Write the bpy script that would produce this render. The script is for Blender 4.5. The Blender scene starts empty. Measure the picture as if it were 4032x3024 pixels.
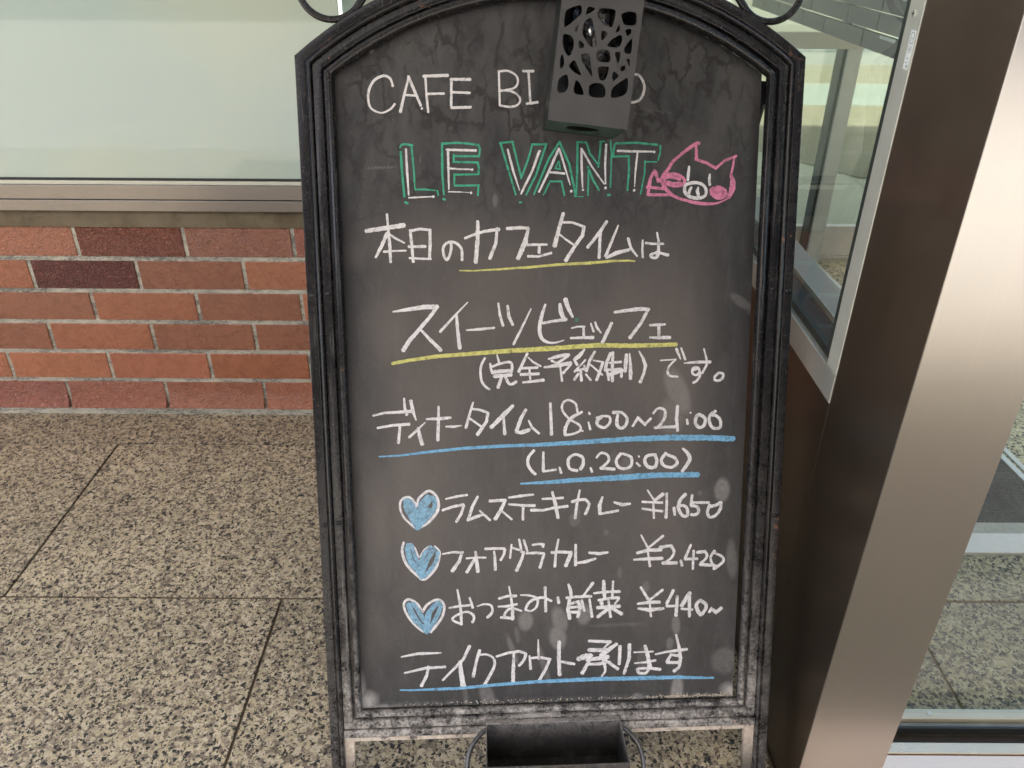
import bpy, bmesh, math, random
import numpy as np
from mathutils import Vector, Matrix
from mathutils.noise import noise as pnoise
random.seed(11)
PI = math.pi
scene = bpy.context.scene
COL = scene.collection

# ------------------------------------------------------------------ camera
cam_d = bpy.data.cameras.new('camera'); cam = bpy.data.objects.new('camera', cam_d); COL.objects.link(cam)
cam_d.sensor_width = 36.0; cam_d.sensor_fit = 'HORIZONTAL'
cam_d.lens = 36.0 * 3158.6 / 4032.0
cam_d.clip_start = 0.02; cam_d.clip_end = 400
CAM_H = 1.05124
pit, yaw, rol = math.radians(30.1556), math.radians(0.0436), math.radians(0.3945)
fw = Vector((math.sin(yaw)*math.cos(pit), math.cos(yaw)*math.cos(pit), -math.sin(pit)))
rt = Vector((math.cos(yaw), -math.sin(yaw), 0)); up = rt.cross(fw)
rt2 = math.cos(rol)*rt + math.sin(rol)*up; up2 = -math.sin(rol)*rt + math.cos(rol)*up
M = Matrix((rt2, up2, -fw)).transposed().to_4x4(); M.translation = Vector((0, 0, CAM_H))
cam.matrix_world = M
cam_d.dof.use_dof = True; cam_d.dof.focus_distance = 0.98; cam_d.dof.aperture_fstop = 14
scene.camera = cam

# ------------------------------------------------------------------ light
world = bpy.data.worlds.new('World'); scene.world = world; world.use_nodes = True
wn = world.node_tree.nodes; wn.clear()
sky = wn.new('ShaderNodeTexSky'); sky.sky_type = 'NISHITA'; sky.sun_disc = False
SUN_EL, SUN_AZ = math.radians(58), math.radians(205)      # sun behind and left of the photographer
sky.sun_elevation = SUN_EL; sky.sun_rotation = SUN_AZ; sky.air_density = 1.0; sky.dust_density = 4.0; sky.ozone_density = .8
bg = wn.new('ShaderNodeBackground'); bg.inputs['Strength'].default_value = 0.12
wo = wn.new('ShaderNodeOutputWorld')
world.node_tree.links.new(sky.outputs[0], bg.inputs[0]); world.node_tree.links.new(bg.outputs[0], wo.inputs[0])
sun_d = bpy.data.lights.new('sun', 'SUN'); sun_d.energy = 3.2; sun_d.angle = math.radians(0.6); sun_d.color = (1, .965, .92)
sun = bpy.data.objects.new('sun', sun_d); COL.objects.link(sun)
sd = Vector((math.sin(SUN_AZ)*math.cos(SUN_EL), math.cos(SUN_AZ)*math.cos(SUN_EL), math.sin(SUN_EL)))
sun.rotation_euler = sd.to_track_quat('Z', 'Y').to_euler(); sun.location = (0, -3, 6)
scene.view_settings.view_transform = 'Standard'; scene.view_settings.look = 'None'
scene.view_settings.gamma = 1; scene.view_settings.use_curve_mapping = False
scene.view_settings.exposure = 2.28
scene.render.engine = 'CYCLES'
scene.cycles.use_denoising = True
scene.cycles.max_bounces = 8; scene.cycles.diffuse_bounces = 5; scene.cycles.transparent_max_bounces = 16
scene.cycles.caustics_reflective = False; scene.cycles.caustics_refractive = False

# ------------------------------------------------------------------ helpers
def tag(o, label=None, cat=None, group=None, kind=None):
    if label: o['label'] = label
    if cat: o['category'] = cat
    if group: o['group'] = group
    if kind: o['kind'] = kind
    return o
def empty(name, loc=(0, 0, 0)):
    o = bpy.data.objects.new(name, None); COL.objects.link(o); o.location = loc; o.empty_display_size = .05
    return o
def link(name, me, mat=None, parent=None):
    o = bpy.data.objects.new(name, me); COL.objects.link(o)
    if mat and not me.materials: me.materials.append(mat)
    if parent: o.parent = parent
    return o
def from_bm(name, bm, mat, parent=None, smooth=False, world=False):
    bmesh.ops.recalc_face_normals(bm, faces=bm.faces)
    me = bpy.data.meshes.new(name); bm.to_mesh(me); bm.free()
    if smooth:
        me.polygons.foreach_set('use_smooth', [True]*len(me.polygons))
        me.set_sharp_from_angle(angle=math.radians(38))
    return link(name, me, mat, parent)
def box(bm, x0, x1, y0, y1, z0, z1, bevel=0, seg=2):
    vs = [bm.verts.new(p) for p in ((x0,y0,z0),(x1,y0,z0),(x1,y1,z0),(x0,y1,z0),(x0,y0,z1),(x1,y0,z1),(x1,y1,z1),(x0,y1,z1))]
    fs = [bm.faces.new([vs[i] for i in f]) for f in ((0,3,2,1),(4,5,6,7),(0,1,5,4),(1,2,6,5),(2,3,7,6),(3,0,4,7))]
    if bevel:
        es = list({e for f in fs for e in f.edges})
        bmesh.ops.bevel(bm, geom=es, offset=bevel, segments=seg, affect='EDGES', profile=.5)
def boxo(name, mat, parent, x0, x1, y0, y1, z0, z1, bevel=0, seg=2):
    """a box object; when it has a parent the coordinates are in the parent's frame"""
    bm = bmesh.new(); box(bm, x0, x1, y0, y1, z0, z1, bevel, seg)
    return from_bm(name, bm, mat, parent)
def tube(bm, pts, r, seg=10, cap=True):
    pts = [Vector(p) for p in pts]; rings = []
    t0 = (pts[1]-pts[0]).normalized(); a = Vector((0, 0, 1)) if abs(t0.z) < .9 else Vector((1, 0, 0))
    nrm = t0.cross(a).normalized()
    for i, p in enumerate(pts):
        t = (pts[min(i+1, len(pts)-1)]-pts[max(i-1, 0)]).normalized()
        nrm = (nrm - t*nrm.dot(t)).normalized(); b = t.cross(nrm)
        rr = r[i] if isinstance(r, (list, tuple)) else r
        rings.append([bm.verts.new(p + nrm*math.cos(2*PI*k/seg)*rr + b*math.sin(2*PI*k/seg)*rr) for k in range(seg)])
    for i in range(len(rings)-1):
        for k in range(seg):
            bm.faces.new((rings[i][k], rings[i][(k+1) % seg], rings[i+1][(k+1) % seg], rings[i+1][k]))
    if cap: bm.faces.new(rings[0][::-1]); bm.faces.new(rings[-1])

# ------------------------------------------------------------------ material helpers
class NT:
    def __init__(s, name):
        s.m = bpy.data.materials.new(name); s.m.use_nodes = True; s.t = s.m.node_tree; s.t.nodes.clear()
        s.out = s.n('ShaderNodeOutputMaterial')
    def n(s, typ, **kw):
        nd = s.t.nodes.new(typ)
        for k, v in kw.items(): setattr(nd, k, v)
        return nd
    def l(s, a, b): s.t.links.new(a, b)
    def set(s, nd, **kw):
        for k, v in kw.items():
            k = k.replace('_', ' ')
            if hasattr(v, 'is_output') or isinstance(v, bpy.types.NodeSocket): s.l(v, nd.inputs[k])
            else: nd.inputs[k].default_value = v
        return nd
    def coord(s, kind='Object', scale=(1, 1, 1), rot=(0, 0, 0)):
        tc = s.n('ShaderNodeTexCoord'); mp = s.n('ShaderNodeMapping'); s.l(tc.outputs[kind], mp.inputs[0])
        mp.inputs['Scale'].default_value = scale; mp.inputs['Rotation'].default_value = rot
        return mp.outputs[0]
    def wpos(s, scale=(1, 1, 1)):
        g = s.n('ShaderNodeNewGeometry'); mp = s.n('ShaderNodeMapping'); s.l(g.outputs['Position'], mp.inputs[0]); mp.inputs['Scale'].default_value = scale
        return mp.outputs[0]
    def noise(s, vec, scale, detail=4, rough=.55, dist=0):
        nd = s.n('ShaderNodeTexNoise'); s.l(vec, nd.inputs['Vector']); s.set(nd, Scale=scale, Detail=detail, Roughness=rough, Distortion=dist)
        return nd.outputs['Fac']
    def voro(s, vec, scale, feature='F1', out='Distance', rand=1):
        nd = s.n('ShaderNodeTexVoronoi', feature=feature); s.l(vec, nd.inputs['Vector']); s.set(nd, Scale=scale, Randomness=rand)
        return nd.outputs[out]
    def ramp(s, fac, *stops, interp='LINEAR'):
        nd = s.n('ShaderNodeValToRGB'); s.l(fac, nd.inputs[0]); cr = nd.color_ramp; cr.interpolation = interp
        while len(cr.elements) > 1: cr.elements.remove(cr.elements[-1])
        for i, (p, c) in enumerate(stops):
            e = cr.elements[0] if i == 0 else cr.elements.new(p)
            e.position = p
            if not isinstance(c, (tuple, list)): c = (c, c, c)
            e.color = (*c, 1)
        return nd.outputs[0]
    def math(s, op, a, b=0, c=None, clamp=False):
        nd = s.n('ShaderNodeMath', operation=op, use_clamp=clamp)
        for i, v in enumerate((a, b, c)):
            if v is None: continue
            if isinstance(v, (int, float)): nd.inputs[i].default_value = v
            else: s.l(v, nd.inputs[i])
        return nd.outputs[0]
    def mix(s, fac, a, b):
        nd = s.n('ShaderNodeMix', data_type='RGBA')
        for idx, v in ((0, fac), (6, a), (7, b)):
            if isinstance(v, (int, float)): nd.inputs[idx].default_value = v
            elif isinstance(v, tuple): nd.inputs[idx].default_value = (*v, 1)
            else: s.l(v, nd.inputs[idx])
        return nd.outputs[2]
    def bump(s, h, strength=.3, dist=.001, normal=None):
        nd = s.n('ShaderNodeBump'); s.l(h, nd.inputs['Height']); s.set(nd, Strength=strength, Distance=dist)
        if normal: s.l(normal, nd.inputs['Normal'])
        return nd.outputs[0]
    def attr(s, name):
        nd = s.n('ShaderNodeAttribute', attribute_name=name); return nd.outputs['Fac']
    def sep(s, vec):
        nd = s.n('ShaderNodeSeparateXYZ'); s.l(vec, nd.inputs[0]); return nd.outputs
    def pbr(s, color, rough=.5, metal=0, normal=None, spec=.5, coat=0, coat_r=.1):
        p = s.n('ShaderNodeBsdfPrincipled')
        for k, v in (('Base Color', color), ('Roughness', rough), ('Metallic', metal), ('Specular IOR Level', spec), ('Coat Weight', coat), ('Coat Roughness', coat_r)):
            if isinstance(v, tuple): p.inputs[k].default_value = (*v, 1)
            elif isinstance(v, (int, float)): p.inputs[k].default_value = v
            else: s.l(v, p.inputs[k])
        if normal: s.l(normal, p.inputs['Normal'])
        s.l(p.outputs[0], s.out.inputs[0]); return p

def mat_granite(name, tint=(1, 1, 1), dark=1.0, scale=1.0):
    m = NT(name); w = m.wpos()
    dn = m.n('ShaderNodeTexNoise'); m.l(w, dn.inputs['Vector']); m.set(dn, Scale=130*scale, Detail=4)
    va = m.n('ShaderNodeVectorMath', operation='SCALE'); m.l(dn.outputs['Color'], va.inputs[0]); va.inputs['Scale'].default_value = .011/scale
    vb = m.n('ShaderNodeVectorMath', operation='ADD'); m.l(w, vb.inputs[0]); m.l(va.outputs[0], vb.inputs[1]); v = vb.outputs[0]
    a = m.voro(v, 150*scale, out='Color'); b = m.voro(v, 200*scale, out='Color'); c = m.voro(v, 420*scale, out='Color')
    sa = m.sep(a)[0]; sb = m.sep(b)[1]; sc = m.sep(c)[2]
    big = m.noise(w, 4.5, 3); oi = m.n('ShaderNodeObjectInfo'); big = m.math('ADD', big, m.math('MULTIPLY', m.math('SUBTRACT', oi.outputs['Random'], .5), .22)); med = m.noise(w, 60*scale, 3, .6)
    base = m.ramp(sa, (0, (.57, .475, .31)), (.38, (.66, .56, .40)), (.60, (.25, .20, .145)), (.80, (.40, .325, .23)), (1, (.68, .59, .44)), interp='CONSTANT')
    base = m.mix(m.ramp(sc, (0, 0), (.72, 0), (.74, .45), (1, .45)), base, (.20, .165, .12))
    th = m.math('ADD', m.math('MULTIPLY', sb, .72), m.math('MULTIPLY', m.noise(w, 75*scale, 4, .75), 1.0))
    blk = m.ramp(th, (0, 0), (1.045, 0), (1.06, 1)) if False else m.math('GREATER_THAN', th, 1.085)
    base = m.mix(blk, base, (.030, .030, .028))
    sm = m.math('GREATER_THAN', m.math('ADD', sc, m.math('MULTIPLY', m.noise(w, 90*scale, 2), .5)), 1.2)
    base = m.mix(sm, base, (.045, .042, .038))
    shade = m.ramp(big, (.3, .68*dark), (.7, .92*dark))
    mu = m.n('ShaderNodeMix', data_type='RGBA', blend_type='MULTIPLY'); mu.inputs[0].default_value = 1
    m.l(base, mu.inputs[6]); m.l(shade, mu.inputs[7])
    mt = m.n('ShaderNodeMix', data_type='RGBA', blend_type='MULTIPLY'); mt.inputs[0].default_value = 1
    m.l(mu.outputs[2], mt.inputs[6]); mt.inputs[7].default_value = (*tint, 1)
    m.pbr(mt.outputs[2], m.ramp(med, (.3, .42), (.7, .6)), normal=m.bump(m.math('ADD', sa, m.noise(w, 500, 2)), .12, .0006), spec=.35)
    return m.m

def mat_brick():
    m = NT('glazed_brick'); w = m.wpos(); oi = m.n('ShaderNodeObjectInfo')
    n1 = m.noise(w, 55, 4, .6, .6); n2 = m.noise(m.wpos((1, 1, 1.5)), 135, 3, .55, 1.2); n3 = m.noise(w, 9, 3)
    mu = m.n('ShaderNodeMix', data_type='RGBA', blend_type='MULTIPLY'); mu.inputs[0].default_value = 1
    m.l(oi.outputs['Color'], mu.inputs[6]); m.l(m.ramp(m.math('ADD', m.math('MULTIPLY', n1, .6), m.math('MULTIPLY', n3, .4)), (.3, .80), (.55, 1.0), (.75, 1.16)), mu.inputs[7])
    crink = m.ramp(n2, (.38, 0), (.5, .5), (.62, 1))
    bp = m.n('ShaderNodeBump'); m.l(crink, bp.inputs['Height']); bp.inputs['Distance'].default_value = .007
    m.l(m.math('MULTIPLY', oi.outputs['Alpha'], .75), bp.inputs['Strength'])
    mc = m.mix(m.math('MULTIPLY', m.math('SUBTRACT', 1.0, crink), m.math('MULTIPLY', oi.outputs['Alpha'], .45)), mu.outputs[2], (.10, .030, .020))
    m.pbr(mc, m.ramp(n1, (.3, .22), (.7, .34)), normal=bp.outputs[0], spec=.6)
    return m.m

def mat_mortar():
    m = NT('mortar'); w = m.wpos((1, 1, 3))
    n = m.noise(w, 30, 4); n2 = m.noise(w, 160, 3); n3 = m.noise(w, 9, 3, .6, .4)
    col = m.ramp(n, (.3, (.36, .34, .28)), (.6, (.58, .56, .47)), (.8, (.70, .67, .58)))
    col = m.mix(m.ramp(m.math('MULTIPLY', n2, m.math('MULTIPLY', n3, 2.0)), (.50, 0), (.62, .8)), col, (.12, .125, .12))
    m.pbr(col, .85, normal=m.bump(n2, .5, .001)); return m.m
def mat_sealant():
    m = NT('stained_render'); w = m.wpos()
    n = m.noise(w, 14, 5, .65, .5); n2 = m.noise(w, 300, 3)
    m.pbr(m.ramp(n, (.3, (.09, .07, .042)), (.5, (.17, .135, .085)), (.75, (.23, .19, .13))), .9, normal=m.bump(m.math('ADD', n, m.math('MULTIPLY', n2, .3)), .5, .002)); return m.m

def mat_steel(name, base=(.60, .575, .545), rough=.30, axis='Z', brush=.05, aniso=.85, arot=0.0):
    """brushed stainless: fine hairlines along one axis, reflections smeared across them"""
    m = NT(name); sc = {'Z': (900, 900, 3), 'X': (3, 700, 700), 'Y': (700, 3, 700)}[axis]
    w = m.wpos(sc); s = m.noise(w, 1, 3, .6); big = m.noise(m.wpos(), 7, 4, .6, .4); scr = m.noise(m.wpos({'Z': (300, 300, 5), 'X': (5, 300, 300), 'Y': (300, 5, 300)}[axis]), 1, 4, .7)
    r = m.math('ADD', m.math('MULTIPLY', m.ramp(big, (.35, 0), (.7, 1)), .05), rough)
    colr = m.mix(m.ramp(scr, (.56, 0), (.75, .25)), base, tuple(min(1, c*1.15) for c in base))
    colr = m.mix(m.ramp(s, (.35, .10), (.65, 0)), colr, tuple(c*.7 for c in base))
    p = m.pbr(colr, r, 1.0, normal=m.bump(s, brush, .0003))
    tg = m.n('ShaderNodeTangent', direction_type='RADIAL', axis='Z' if axis == 'Z' else ('X' if axis == 'X' else 'Y'))
    m.l(tg.outputs[0], p.inputs['Tangent']); p.inputs['Anisotropic'].default_value = aniso; p.inputs['Anisotropic Rotation'].default_value = arot
    return m.m

def mat_simple(name, color, rough=.5, metal=0, spec=.5, vary=.12, scale=30, bump=.0):
    m = NT(name); w = m.wpos(); n = m.noise(w, scale, 4, .6)
    col = m.ramp(n, (.3, tuple(c*(1-vary) for c in color)), (.7, tuple(min(1, c*(1+vary)) for c in color)))
    m.pbr(col, rough, metal, normal=m.bump(n, bump, .001) if bump else None, spec=spec); return m.m

def mat_paint(name, dust_low=True, rust=.5, dustk=1.0):
    """worn black enamel: rust where knocked, chalk dust towards the ledge"""
    m = NT(name); oc = m.coord('Object'); xyz = m.sep(oc)
    n1 = m.noise(oc, 22, 5, .65, .3); n2 = m.noise(oc, 120, 4, .7); n3 = m.noise(oc, 420, 3, .6); n4 = m.noise(oc, 7, 2)
    col = m.ramp(n1, (.3, (.007, .0068, .0075)), (.7, (.017, .0165, .018)))
    col = m.mix(m.ramp(n2, (.58, 0), (.72, .28)), col, (.060, .058, .060))
    spk = m.math('GREATER_THAN', n3, .69); col = m.mix(m.math('MULTIPLY', spk, .6), col, (.22, .21, .20))
    rs = m.ramp(m.math('ADD', m.math('MULTIPLY', n2, .62), m.math('MULTIPLY', n4, .38)), (.635-.03*rust, 0), (.655-.03*rust, 1))
    col = m.mix(m.math('MULTIPLY', rs, .85), col, m.ramp(n3, (.3, (.10, .040, .018)), (.7, (.26, .115, .055))))
    if dust_low:
        low = m.ramp(xyz[2], (.10, .95*dustk), (.150, .80*dustk), (.20, .40*dustk), (.36, .10*dustk), (.6, 0))
        d = m.math('MULTIPLY', low, m.ramp(m.math('ADD', m.math('MULTIPLY', m.noise(oc, 34, 6, .8), .6), m.math('MULTIPLY', m.noise(oc, 260, 4, .8), .4)), (.43, .03), (.50, .45), (.58, 1)))
        st = m.noise(m.coord('Object', (160, 160, 9)), 1, 4, .7)
        prd = m.ramp(xyz[1], (0, 1), (.003, 1), (.0065, 0)); d = m.math('MULTIPLY', d, prd)
        d2 = m.math('MULTIPLY', m.ramp(xyz[2], (.1, .7*dustk), (.5, .35*dustk), (.9, .10)), m.ramp(st, (.58, 0), (.72, .7)))
        d = m.math('MAXIMUM', d, d2)
        col = m.mix(d, col, m.ramp(n2, (.35, (.40, .37, .34)), (.65, (.68, .64, .58))))
        rough = m.math('ADD', m.math('MULTIPLY', d, .45), m.ramp(n1, (.3, .20), (.7, .32)))
    else:
        rough = m.ramp(n1, (.3, .28), (.7, .42))
    m.pbr(col, rough, normal=m.bump(m.math('ADD', n2, m.math('MULTIPLY', n3, .5)), .07, .0006), spec=.42); return m.m

def mat_board():
    m = NT('slate_paint'); oc = m.coord('Object')
    dust, stain_edge_shade, reflect_tint = m.attr('dust'), m.attr('stain_edge_shade'), m.attr('reflect_tint'); top = m.attr('upper')
    n1 = m.noise(m.coord('Object', (1, 1, .45)), 28, 5, .65, .4); n2 = m.noise(oc, 190, 4, .65); n3 = m.noise(m.coord('Object', (1, 1, .22)), 75, 4, .7, .6); n5 = m.noise(oc, 900, 2, .6)
    col = m.ramp(n1, (.3, (.028, .028, .029)), (.7, (.052, .051, .051)))
    col = m.mix(m.math('MULTIPLY', reflect_tint, .85), col, (.150, .129, .114))  # warm brown reflection mixed into the base colour
    col = m.mix(m.ramp(m.math('MULTIPLY', n3, m.ramp(top, (0, 1), (1, .55))), (.52, 0), (.68, .15)), col, (.15, .145, .14))
    # crackled run marks of rain in the upper third
    wv = m.n('ShaderNodeTexNoise'); m.l(oc, wv.inputs['Vector']); m.set(wv, Scale=60, Detail=3)
    sc_ = m.n('ShaderNodeVectorMath', operation='SCALE'); m.l(wv.outputs['Color'], sc_.inputs[0]); sc_.inputs['Scale'].default_value = .022
    ad = m.n('ShaderNodeVectorMath', operation='ADD'); m.l(m.coord('Object', (1, .001, .5)), ad.inputs[0]); m.l(sc_.outputs[0], ad.inputs[1])
    cr = m.ramp(m.voro(ad.outputs[0], 42, 'DISTANCE_TO_EDGE'), (0, 1), (.05, .75), (.11, 0))
    cr = m.math('MULTIPLY', cr, m.math('MULTIPLY', m.ramp(m.noise(oc, 16, 3), (.42, 0), (.56, 1)), top))
    mott = m.math('MULTIPLY', m.ramp(n1, (.35, 0), (.6, 1)), top)
    col = m.mix(m.math('MULTIPLY', mott, .55), col, (.090, .087, .081))
    col = m.mix(m.math('MULTIPLY', cr, .85), col, (.016, .014, .012))
    col = m.mix(m.math('MULTIPLY', stain_edge_shade, .8, clamp=True), col, (.016, .015, .014))
    dn = m.math('MULTIPLY', dust, m.ramp(m.math('ADD', m.math('MULTIPLY', n2, .6), m.math('MULTIPLY', n1, .4)), (.3, .6), (.6, 1.15)), clamp=True)
    col = m.mix(dn, col, (.47, .45, .42))
    col = m.mix(m.math('MULTIPLY', m.math('GREATER_THAN', n5, .735), .5), col, (.5, .5, .48))
    r = m.math('ADD', m.math('MULTIPLY', dn, .4), m.ramp(n1, (.3, .40), (.7, .52)))
    m.pbr(col, r, normal=m.bump(m.math('ADD', n2, n3), .08, .0005), spec=.32); return m.m

def mat_chalk(name, color, gap=.0, dark=None):
    m = NT(name); oc = m.coord('Object'); n = m.noise(oc, 1500, 2, .6); n2 = m.noise(oc, 260, 4, .7, .8); n3 = m.noise(oc, 90, 3, .6)
    v = m.math('ADD', m.math('MULTIPLY', n, .45), m.math('MULTIPLY', n2, .55))
    a = m.ramp(v, (.30-.0, .35), (.42+gap, .86-gap*2.2), (.54+gap, 1.0))
    a = m.math('MULTIPLY', a, m.ramp(m.noise(oc, 130, 5, .75, .5), (.32, .55), (.44, .90), (.52, 1)))
    c = m.mix(m.ramp(n3, (.3, 0), (.7, 1)), tuple(x*.86 for x in color), color)
    d = m.n('ShaderNodeBsdfDiffuse'); m.l(c, d.inputs[0]); d.inputs['Roughness'].default_value = .6
    t = m.n('ShaderNodeBsdfTransparent'); mx = m.n('ShaderNodeMixShader')
    m.l(a, mx.inputs[0]); m.l(t.outputs[0], mx.inputs[1]); m.l(d.outputs[0], mx.inputs[2]); m.l(mx.outputs[0], m.out.inputs[0])
    return m.m

def mat_glass(name, tint=(.955, .975, .955), ior=1.5):
    m = NT(name); t = m.n('ShaderNodeBsdfTransparent'); t.inputs[0].default_value = (*tint, 1)
    g = m.n('ShaderNodeBsdfGlossy'); g.inputs['Roughness'].default_value = .01; g.inputs[0].default_value = (.95, 1, .97, 1)
    lw = m.n('ShaderNodeLayerWeight'); lw.inputs[0].default_value = .5; mx = m.n('ShaderNodeMixShader')
    fr = m.math('ADD', .045, m.math('MULTIPLY', .955, m.math('POWER', lw.outputs['Facing'], 5.0)))
    m.l(fr, mx.inputs[0]); m.l(t.outputs[0], mx.inputs[1]); m.l(g.outputs[0], mx.inputs[2]); m.l(mx.outputs[0], m.out.inputs[0]); return m.m

M_gran = mat_granite('porch_granite', scale=1.18)
M_gran_in = mat_granite('lobby_granite', tint=(.80, .82, .66), dark=.95)
M_brick = mat_brick(); M_mortar = mat_mortar(); M_seal = mat_sealant()
M_steel = mat_steel('brushed_steel_vertical', (.43, .412, .388), axis='Z')
M_steelx = mat_steel('brushed_steel_long', (.19, .178, .168), axis='X', rough=.19, brush=0)
M_steely = mat_steel('brushed_steel_deep', (.48, .47, .42), axis='Y', rough=.24, brush=0)
M_jamb = mat_simple('satin_aluminium', (.56, .57, .50), .42, .35, vary=.05)
M_gasket = mat_simple('black_rubber', (.012, .014, .012), .5)
M_paint = mat_paint('black_enamel'); M_paint_o = mat_paint('black_enamel_stand', dustk=.28, rust=.45); M_paint2 = mat_paint('black_enamel_clean', dust_low=False, rust=.15)
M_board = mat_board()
M_glass = mat_glass('clear_glass')
M_white = mat_simple('pale_laminate', (.66, .62, .53), .5, vary=.04)
M_mat = mat_simple('dark_entrance_mat', (.060, .062, .050), .9, vary=.35, scale=400, bump=.5)
CHALK = {'white': mat_chalk('white_chalk', (.86, .845, .84), .0), 'green': mat_chalk('green_chalk', (.10, .50, .32), .02),
         'yellow': mat_chalk('yellow_chalk', (.76, .74, .27), .03), 'teal': mat_chalk('faded_teal_chalk', (.14, .27, .25), .05), 'blue': mat_chalk('blue_chalk', (.27, .57, .80), .03), 'pink': mat_chalk('pink_chalk', (.85, .33, .50), .05)}
M_bluefill = mat_chalk('blue_chalk_shading', (.40, .68, .86), .10)

def frost():
    m = NT('frosted_film_glass'); w = m.wpos(); n = m.math('ADD', m.noise(w, 1.9, 2, .5), m.math('MULTIPLY', m.ramp(m.noise(w, 26, 3, .6), (.60, 0), (.78, -.0)), 1))
    col = m.ramp(n, (.38, (.47, .59, .545)), (.60, (.56, .64, .515)))
    m.pbr(col, .6, coat=1.0, coat_r=.02, spec=.3); return m.m
M_frost = frost()

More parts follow.
